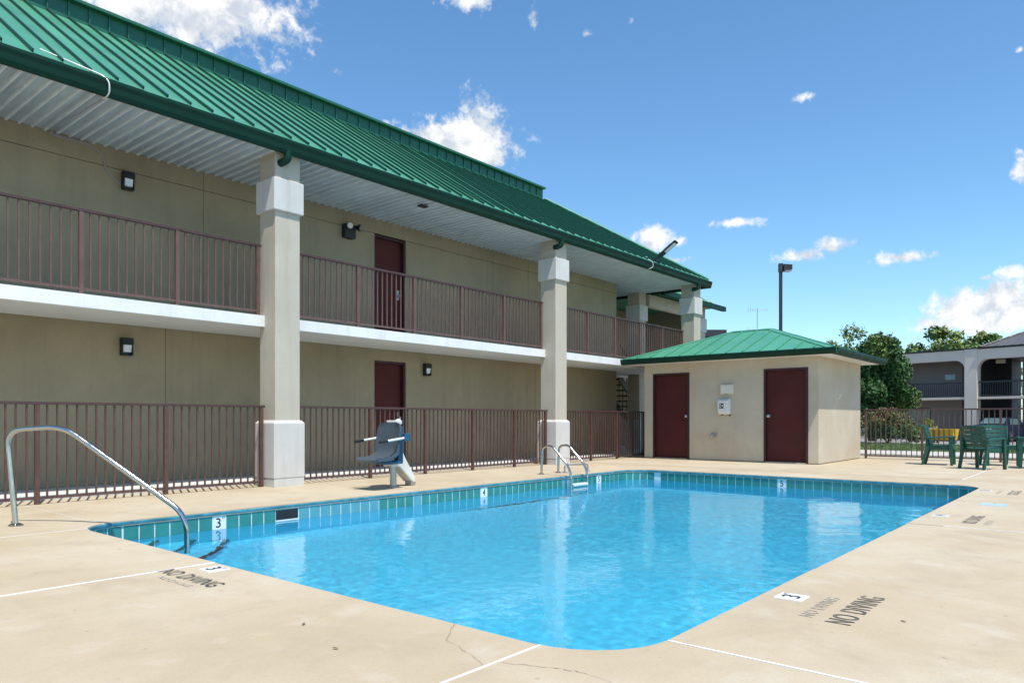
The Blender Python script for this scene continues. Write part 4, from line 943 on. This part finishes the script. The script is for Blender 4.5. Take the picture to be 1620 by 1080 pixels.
def shrub(name, label, base, rx, ry, h, n, size, mats, seed, cat='shrub', group=None):
    rng = random.Random(seed); bx, by, bz = base
    t = thing(name, label, cat, base, group=group)
    st = MB()
    for i in range(7):
        a = i*.9+rng.uniform(-.2, .2); st.tube([(bx, by, bz-.02), (bx+math.cos(a)*rx*.3, by+math.sin(a)*ry*.3, bz+h*.4), (bx+math.cos(a)*rx*.6, by+math.sin(a)*ry*.6, bz+h*.75)], [.02, .014, .006], 5)
    st.build('stem', BARK, t)
    clumps = [(bx, by, bz+h*.5, rx*.85, ry*.85, h*.46)]
    for i in range(26):
        u = rng.uniform(-.7, 1); a = rng.uniform(0, 6.28); rr = math.sqrt(1-u*u)*.86; s_ = rng.uniform(.15, .27)
        clumps.append((bx+math.cos(a)*rx*rr, by+math.sin(a)*ry*rr, bz+h*.5+u*h*.42, rx*s_, ry*s_, h*s_*.55))
    for k, (m, share) in enumerate(mats):
        v, f = leaf_cloud(clumps, int(n*share), size, rng, .55)
        if k > 0: 
            keep = [i for i, q in enumerate(f) if v[q[0]].z > bz+h*(.45+.35*rng.random())]; f = [f[i] for i in keep]
        me = bpy.data.meshes.new('foliage'); me.from_pydata(v, [], f); me.materials.append(m); link('foliage', me, t, -Vector(base))
    return t
def gpt(px, t, z=0.0):
    p = at_depth(px, HOR_Y, t); return (p.x, p.y, z)
tree('magnolia_tree', 'dense dark green glossy leaved tree behind the pool house', gpt(1380, 34, .03), 5.0, 1.95, 2.4, 27000, .20, [LEAF_DARK, LEAF_DARK, LEAF_DARK, LEAF_MID], 4, .16, crown_low=.15)
tree('crepe_tree', 'loose yellow green tree showing above the pool house roof edge', gpt(1345, 37, -.3), 6.0, 1.25, 1.9, 4500, .17, [LEAF_LIGHT, LEAF_MID], 14, .12)
for i, (px, t_, h, rx, lb) in enumerate(((1488, 66, 9.6, 3.3, 'tree with a broad green crown rising behind the taupe motel'), (1560, 70, 9.6, 2.9, 'narrower green tree rising beside the grey hip roof'))):
    tree('shade_tree', lb, gpt(px, t_, -.3), h, rx, 3.2, 9000, .42, [LEAF_MID, LEAF_MID, LEAF_LIGHT], 30+i, .25, group='trees behind the far motel')
tree('shade_tree', 'small green tree seen through the far motel passage', gpt(1568, 58, -.3), 5.6, 2.2, 2.6, 5000, .32, [LEAF_MID, LEAF_LIGHT], 44, .15, group='trees behind the far motel')
shrub('photinia_bush', 'rounded reddish tipped bush on the lawn behind the fence', gpt(1404, 28.6, .045), 1.08, 1.08, 1.42, 9000, .085, [(LEAF_DARK, .5), (LEAF_RED, .75), (LEAF_LIGHT, .25)], 7, 'bush')
shrub('low_shrub', 'low dark green shrub beside the reddish bush', gpt(1450, 28.4, .045), .38, .38, .55, 1500, .075, [(LEAF_DARK, .6), (LEAF_MID, .4)], 8)
shrub('yellow_shrub', 'yellow green shrub beside the yellow laundry cart', gpt(1469, 40, -.3), .5, .5, 1.35, 1500, .11, [(LEAF_YELLOW, .5), (LEAF_LIGHT, .6)], 9)
shrub('low_shrub', 'green shrub in front of the far motel wall', gpt(1446, 41, -.3), .7, .6, 1.0, 1500, .12, [(LEAF_MID, .6), (LEAF_LIGHT, .4)], 10)
pl = MB().box(-.45, .45, -.2, .2, 0, .42).build('planter', TAUPE, bevel=.02); pl.location = gpt(1452, 39.5, -.3); pl.rotation_euler = (0, 0, math.radians(77)-H2)
tag(pl, 'low pale planter block behind the reddish bush', 'planter')

# yellow laundry cart
p = gpt(1494, 37.5, -.3); ct = local_thing('laundry_cart', 'yellow canvas laundry cart with grey end panel in the parking lot', 'cart', p, math.radians(257))
q_ = lambda s, t_, z: [(-s, -t_, z), (s, -t_, z), (s, t_, z), (-s, t_, z)]
ct_b = MB(); ct_b.add([(-.50, -.28, .24), (.50, -.28, .24), (.50, .28, .24), (-.50, .28, .24), (-.58, -.33, .80), (.58, -.33, .80), (.58, .33, .80), (-.58, .33, .80), (-.52, -.27, .78), (.52, -.27, .78), (.52, .27, .78), (-.52, .27, .78), (-.46, -.24, .28), (.46, -.24, .28), (.46, .24, .28), (-.46, .24, .28)],
    [(3, 2, 1, 0)]+[(i, (i+1) % 4, 4+(i+1) % 4, 4+i) for i in range(4)]+[(4+i, 4+(i+1) % 4, 8+(i+1) % 4, 8+i) for i in range(4)]+[(8+i, 8+(i+1) % 4, 12+(i+1) % 4, 12+i) for i in range(4)]+[(12, 13, 14, 15)])
ct_b.build('tub', BIN_YELLOW, ct)
for X_ in (-.36, -.12, .12, .36): MB().box(X_-.012, X_+.012, -.345, -.31, .26, .80).build('rib', BLACK, ct)
MB().box(-.66, -.585, -.34, .34, .22, .84).build('end_panel', BIN_GREY, ct, bevel=.01)
MB().box(-.52, .52, -.29, .29, .17, .23).build('base_frame', GREY_DARK, ct)
for X_ in (-.42, .42):
    for Y_ in (-.22, .22): MB().lathe((X_, Y_-.02, .075), [(.075, 0), (.075, .04)], 14, 'Y').box(X_-.02, X_+.02, Y_-.01, Y_+.03, .1, .17).build('wheel', TYRE, ct)

# far motel
a77 = math.radians(77); pm_ = at_depth(1536, HOR_Y, 44)
fm = local_thing('far_motel', 'taupe two storey motel with rounded openings, charcoal railings and grey hip roof', 'building', (pm_.x, pm_.y, -.3), a77)
GZ = .3      # heights below are from the lot, .3 under the pool deck
FT, FB, S2, S1, RT = 5.23+GZ, 4.62+GZ, 2.36+GZ, 2.22+GZ, 3.30+GZ
def bay_fascia(x0, x1, name='fascia'):
    r = .55; pts = [(x0, FT), (x0, FB-r)]
    pts = [(x0, FT), (x0, FB-r)] + [(x0+r-r*math.cos(a), FB-r+r*math.sin(a)) for a in [H2*i/6 for i in range(1, 7)]] + [(x1-r+r*math.sin(a), FB-r+r*math.cos(a)) for a in [H2*i/6 for i in range(0, 6)]] + [(x1, FB-r), (x1, FT)]
    MB().prism([(x, 0, z) for x, z in pts], (0, -.45, 0)).build(name, TAUPE, fm)
PW = .36
bay_fascia(PW+.001, 6.4); bay_fascia(-6.6, -PW-.001)
for X_ in (0, 6.78, -6.98):
    MB().box(X_-PW, X_+PW, -.50, .05, 0, FT+.04).build('pilaster', TAUPE, fm, bevel=.03)
MB().box(-7.4, 8.5, -12, -.46, FT-.10, FT-.04).build('roof_deck', CHARCOAL, fm)
MB().box(-7.4, 8.5, -.455, .09, FT+.041, FT+.10).build('roof_edge', CHARCOAL, fm)
MB().box(-7.4, 8.5, -2.0, .0, S1, S2).build('balcony_slab', TAUPE, fm)
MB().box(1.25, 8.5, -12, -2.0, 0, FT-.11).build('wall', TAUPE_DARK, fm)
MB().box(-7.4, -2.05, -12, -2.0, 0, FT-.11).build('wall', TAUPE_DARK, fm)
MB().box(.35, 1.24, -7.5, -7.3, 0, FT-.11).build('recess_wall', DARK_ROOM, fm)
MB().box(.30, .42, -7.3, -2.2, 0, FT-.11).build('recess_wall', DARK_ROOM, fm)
for X_, Z_ in ((1.95, 3.72+GZ), (-2.75, 3.72+GZ)): MB().box(X_-.30, X_+.30, -1.995, -1.96, Z_-.17, Z_+.17).build('room_sign', mat('sign_pale_%d' % int(X_*10), (.45, .58, .60), .5), fm)
MB().box(-1.55, -1.05, -.9, -.8, FB-.26, FB-.02).build('exit_sign', mat('exit_sign_tan', (.40, .30, .20), .6), fm)
for x0, x1 in ((PW+.02, 6.38), (-6.6, -PW-.02)):
    for z0, nm in ((S2, 'upper'),):
        rl = MB().box(x0, x1, -.20, -.12, RT-.09, RT).box(x0, x1, -.18, -.14, S2+.06, S2+.11).build('railing', CHARCOAL, fm)
        bme = MB().box(-.014, .014, -.174, -.146, S2+.11, RT-.09).mesh('baluster', CHARCOAL); n = round((x1-x0)/.125)
        for k in range(1, n): link('baluster', bme, rl, (x0+(x1-x0)*k/n, 0, 0))
for x0 in (3.2, 5.4): 
    w_ = MB().box(x0, x0+1.5, -1.995, -1.97, .55, 2.0).build('window', CAR_GLASS, fm); MB().box(x0-.05, x0+1.55, -1.998, -1.985, .50, 2.05).build('window_frame', CHARCOAL, w_)
hx0, hx1, hy0, hy1, hz = -.55, -13.5, .15, -9.0, FT+.10
hr_ = MB().add([(hx0, hy0, hz), (hx1, hy0, hz), (hx1, hy1, hz), (hx0, hy1, hz), (hx0-4.6, -4.4, hz+2.25), (hx1+4.6, -4.4, hz+2.25)], [(0, 1, 2, 3), (0, 4, 5, 1), (1, 5, 2), (2, 5, 4, 3), (3, 4, 0)]).build('hip_roof', GREY_ROOF, fm)
for k in range(1, 30):
    X_ = hx0-.42*k
    if X_ < hx1+.3: break
    f_ = min(1, (hx0-X_)/4.6, (X_-hx1)/4.6); MB().tube([(X_, hy0, hz+.02), (X_, hy0-4.55*f_, hz+2.25*f_+.02)], .03, 4).build('seam', GREY_ROOF, hr_)
MB().tube([(hx0, hy0, hz+.03), (hx0-4.6, -4.4, hz+2.28)], .05, 5).build('hip_cap', CHARCOAL, hr_)

# dark mansard building and aerial far behind the motel wing
pf = at_depth(1118, HOR_Y, 46)
fb = local_thing('mansard_building', 'distant building with dark shingled mansard roof behind the stair bay', 'building', (pf.x, pf.y, -.3), math.radians(-49.95))
MB().box(-6, .6, 0, 8, 0, 5.6).build('wall', TAUPE_DARK, fb)
MB().add([(-6.4, -.4, 5.3), (2.2, -.4, 5.3), (2.2, 8.4, 5.3), (-6.4, 8.4, 5.3), (-5.4, .5, 6.55), (1.3, .5, 6.55), (1.3, 7.5, 6.55), (-5.4, 7.5, 6.55)], [(3, 2, 1, 0), (4, 5, 6, 7)]+[(i, (i+1) % 4, 4+(i+1) % 4, 4+i) for i in range(4)]).build('mansard_roof', GREY_ROOF, fb)
MB().box(-5.5, 1.4, .4, 7.6, 6.551, 7.05).build('roof_curb', CHARCOAL, fb, bevel=.03)
pa = at_depth(1198, HOR_Y, 44)
an = thing('roof_aerial', 'thin television aerial mast behind the pool house roof', 'aerial', (pa.x, pa.y, -.3))
MB().tube([(pa.x, pa.y, -.3), (pa.x, pa.y, 7.75)], .018, 6).build('mast', AERIAL, an)
for z_, L_, dy in ((7.65, .62, .0), (6.45, .70, .0)):
    MB().tube([Vector((pa.x, pa.y, z_))-RIGHT*L_*.9, Vector((pa.x, pa.y, z_+.05))+RIGHT*L_], .011, 5).build('boom', AERIAL, an)
    for k in range(-4, 5):
        c = Vector((pa.x, pa.y, z_))+RIGHT*(k*L_/4.5); dv = (VIEW*.8+RIGHT*.25+Vector((0, 0, .10*k))).normalized()*.28
        MB().tube([c-dv, c+dv], .007, 4).build('element', AERIAL, an)
# car park lamp post
pl_ = at_depth(1235, HOR_Y, 27)
lp = local_thing('lamp_post', 'tall dark square lamp post with box head behind the pool house', 'lamp post', (pl_.x, pl_.y, -.06), math.radians(-49.95))
MB().box(-.05, .05, -.05, .05, 0, 6.80).build('pole', GREY_DARK, lp)
MB().box(-.12, .12, -.12, .12, 0, .12).build('base_plate', GREY_DARK, lp)
MB().box(-.07, .07, -.07, .07, 6.55, 6.86).build('collar', CHARCOAL, lp)
hd_ = MB().prism([(.071, -.16, 6.58), (.38, -.16, 6.62), (.38, -.16, 6.80), (.071, -.16, 6.82)], (0, .32, 0)).build('lamp_head', GREY_DARK, lp)
MB().box(.12, .37, -.13, .13, 6.565, 6.598).build('lens', LENS, hd_)

# dark sedan
p = gpt(1588, 42.6, -.3); car = local_thing('parked_car', 'dark blue sedan seen from behind in the parking lot', 'car', p, math.radians(-14))
def section(x, half_w, z0, z1, sh): return [(x, -half_w, z0), (x, half_w, z0), (x, half_w+.02, z0+.25), (x, half_w, sh), (x, half_w-.06, z1), (x, -half_w+.06, z1), (x, -half_w, sh), (x, -half_w-.02, z0+.25)]
secs = [section(*a) for a in ((-2.28, .74, .36, .86, .70), (-2.15, .82, .26, .98, .80), (-1.55, .86, .22, 1.0, .85), (-.3, .87, .20, .96, .85), (.9, .87, .20, .93, .84), (1.9, .84, .22, .80, .72), (2.25, .74, .30, .66, .60))]
b = MB(); 
for s_ in secs: b.v += [Vector(q) for q in s_]
for i in range(len(secs)-1):
    for k in range(8): b.f.append((i*8+k, i*8+(k+1) % 8, (i+1)*8+(k+1) % 8, (i+1)*8+k))
b.f += [tuple(range(7, -1, -1)), tuple(range(48, 56))]
b.build('body', CAR_PAINT, car, smooth=True)
cab = [(-1.75, .74, .97), (-1.0, .60, 1.40), (-.35, .60, 1.43), (.25, .60, 1.40), (1.05, .74, .93)]
b = MB()
for x_, w_, z_ in cab: b.v += [Vector((x_, -w_, z_)), Vector((x_, w_, z_))]
for x_, w_, z_ in cab: b.v += [Vector((x_, -.76, .92)), Vector((x_, .76, .92))]
for i in range(4): b.f += [(2*i, 2*i+1, 2*i+3, 2*i+2), (2*i, 2*i+2, 12+2*i, 10+2*i), (2*i+1, 11+2*i, 13+2*i, 2*i+3)]
cabin = b.build('cabin', CAR_PAINT, car)
MB().add([(-1.66, -.62, 1.04), (-1.66, .62, 1.04), (-1.10, .53, 1.355), (-1.10, -.53, 1.355)], [(0, 1, 2, 3)]).build('rear_window', CAR_GLASS, cabin).location = (-.015, 0, .012)
for s_ in (-1, 1):
    MB().add([(-1.25, s_*.775, 1.0), (.75, s_*.775, .985), (.2, s_*.65, 1.34), (-.95, s_*.65, 1.34)], [(0, 1, 2, 3)]).build('side_window', CAR_GLASS, cabin)
    MB().prism([(-2.262, s_*.76-.11, .66), (-2.262, s_*.76+.03, .66), (-2.14, s_*.80+.03, .90), (-2.18, s_*.76-.13, .90)], (-.03, 0, 0)).build('tail_light', RED_LIGHT, car)
    MB().box(.55, .68, s_*.98-.09, s_*.98+.09, .95, 1.07).build('wing_mirror', CAR_PAINT, car, bevel=.02)
    for x_ in (-1.38, 1.36):
        w_ = MB().lathe((x_, s_*.80-.1, .32), [(.32, 0), (.32, .2)], 20, 'Y').build('wheel', TYRE, car); MB().lathe((x_, s_*.80-.105, .32), [(.2, 0), (.2, .21)], 16, 'Y').build('rim', STEEL_DULL, w_)
MB().box(-2.31, -2.285, -.26, .26, .62, .77).build('number_plate', TILE_WHITE, car)
MB().box(-2.36, -2.1, -.80, .80, .34, .50).build('rear_bumper', CAR_PAINT, car, bevel=.03)
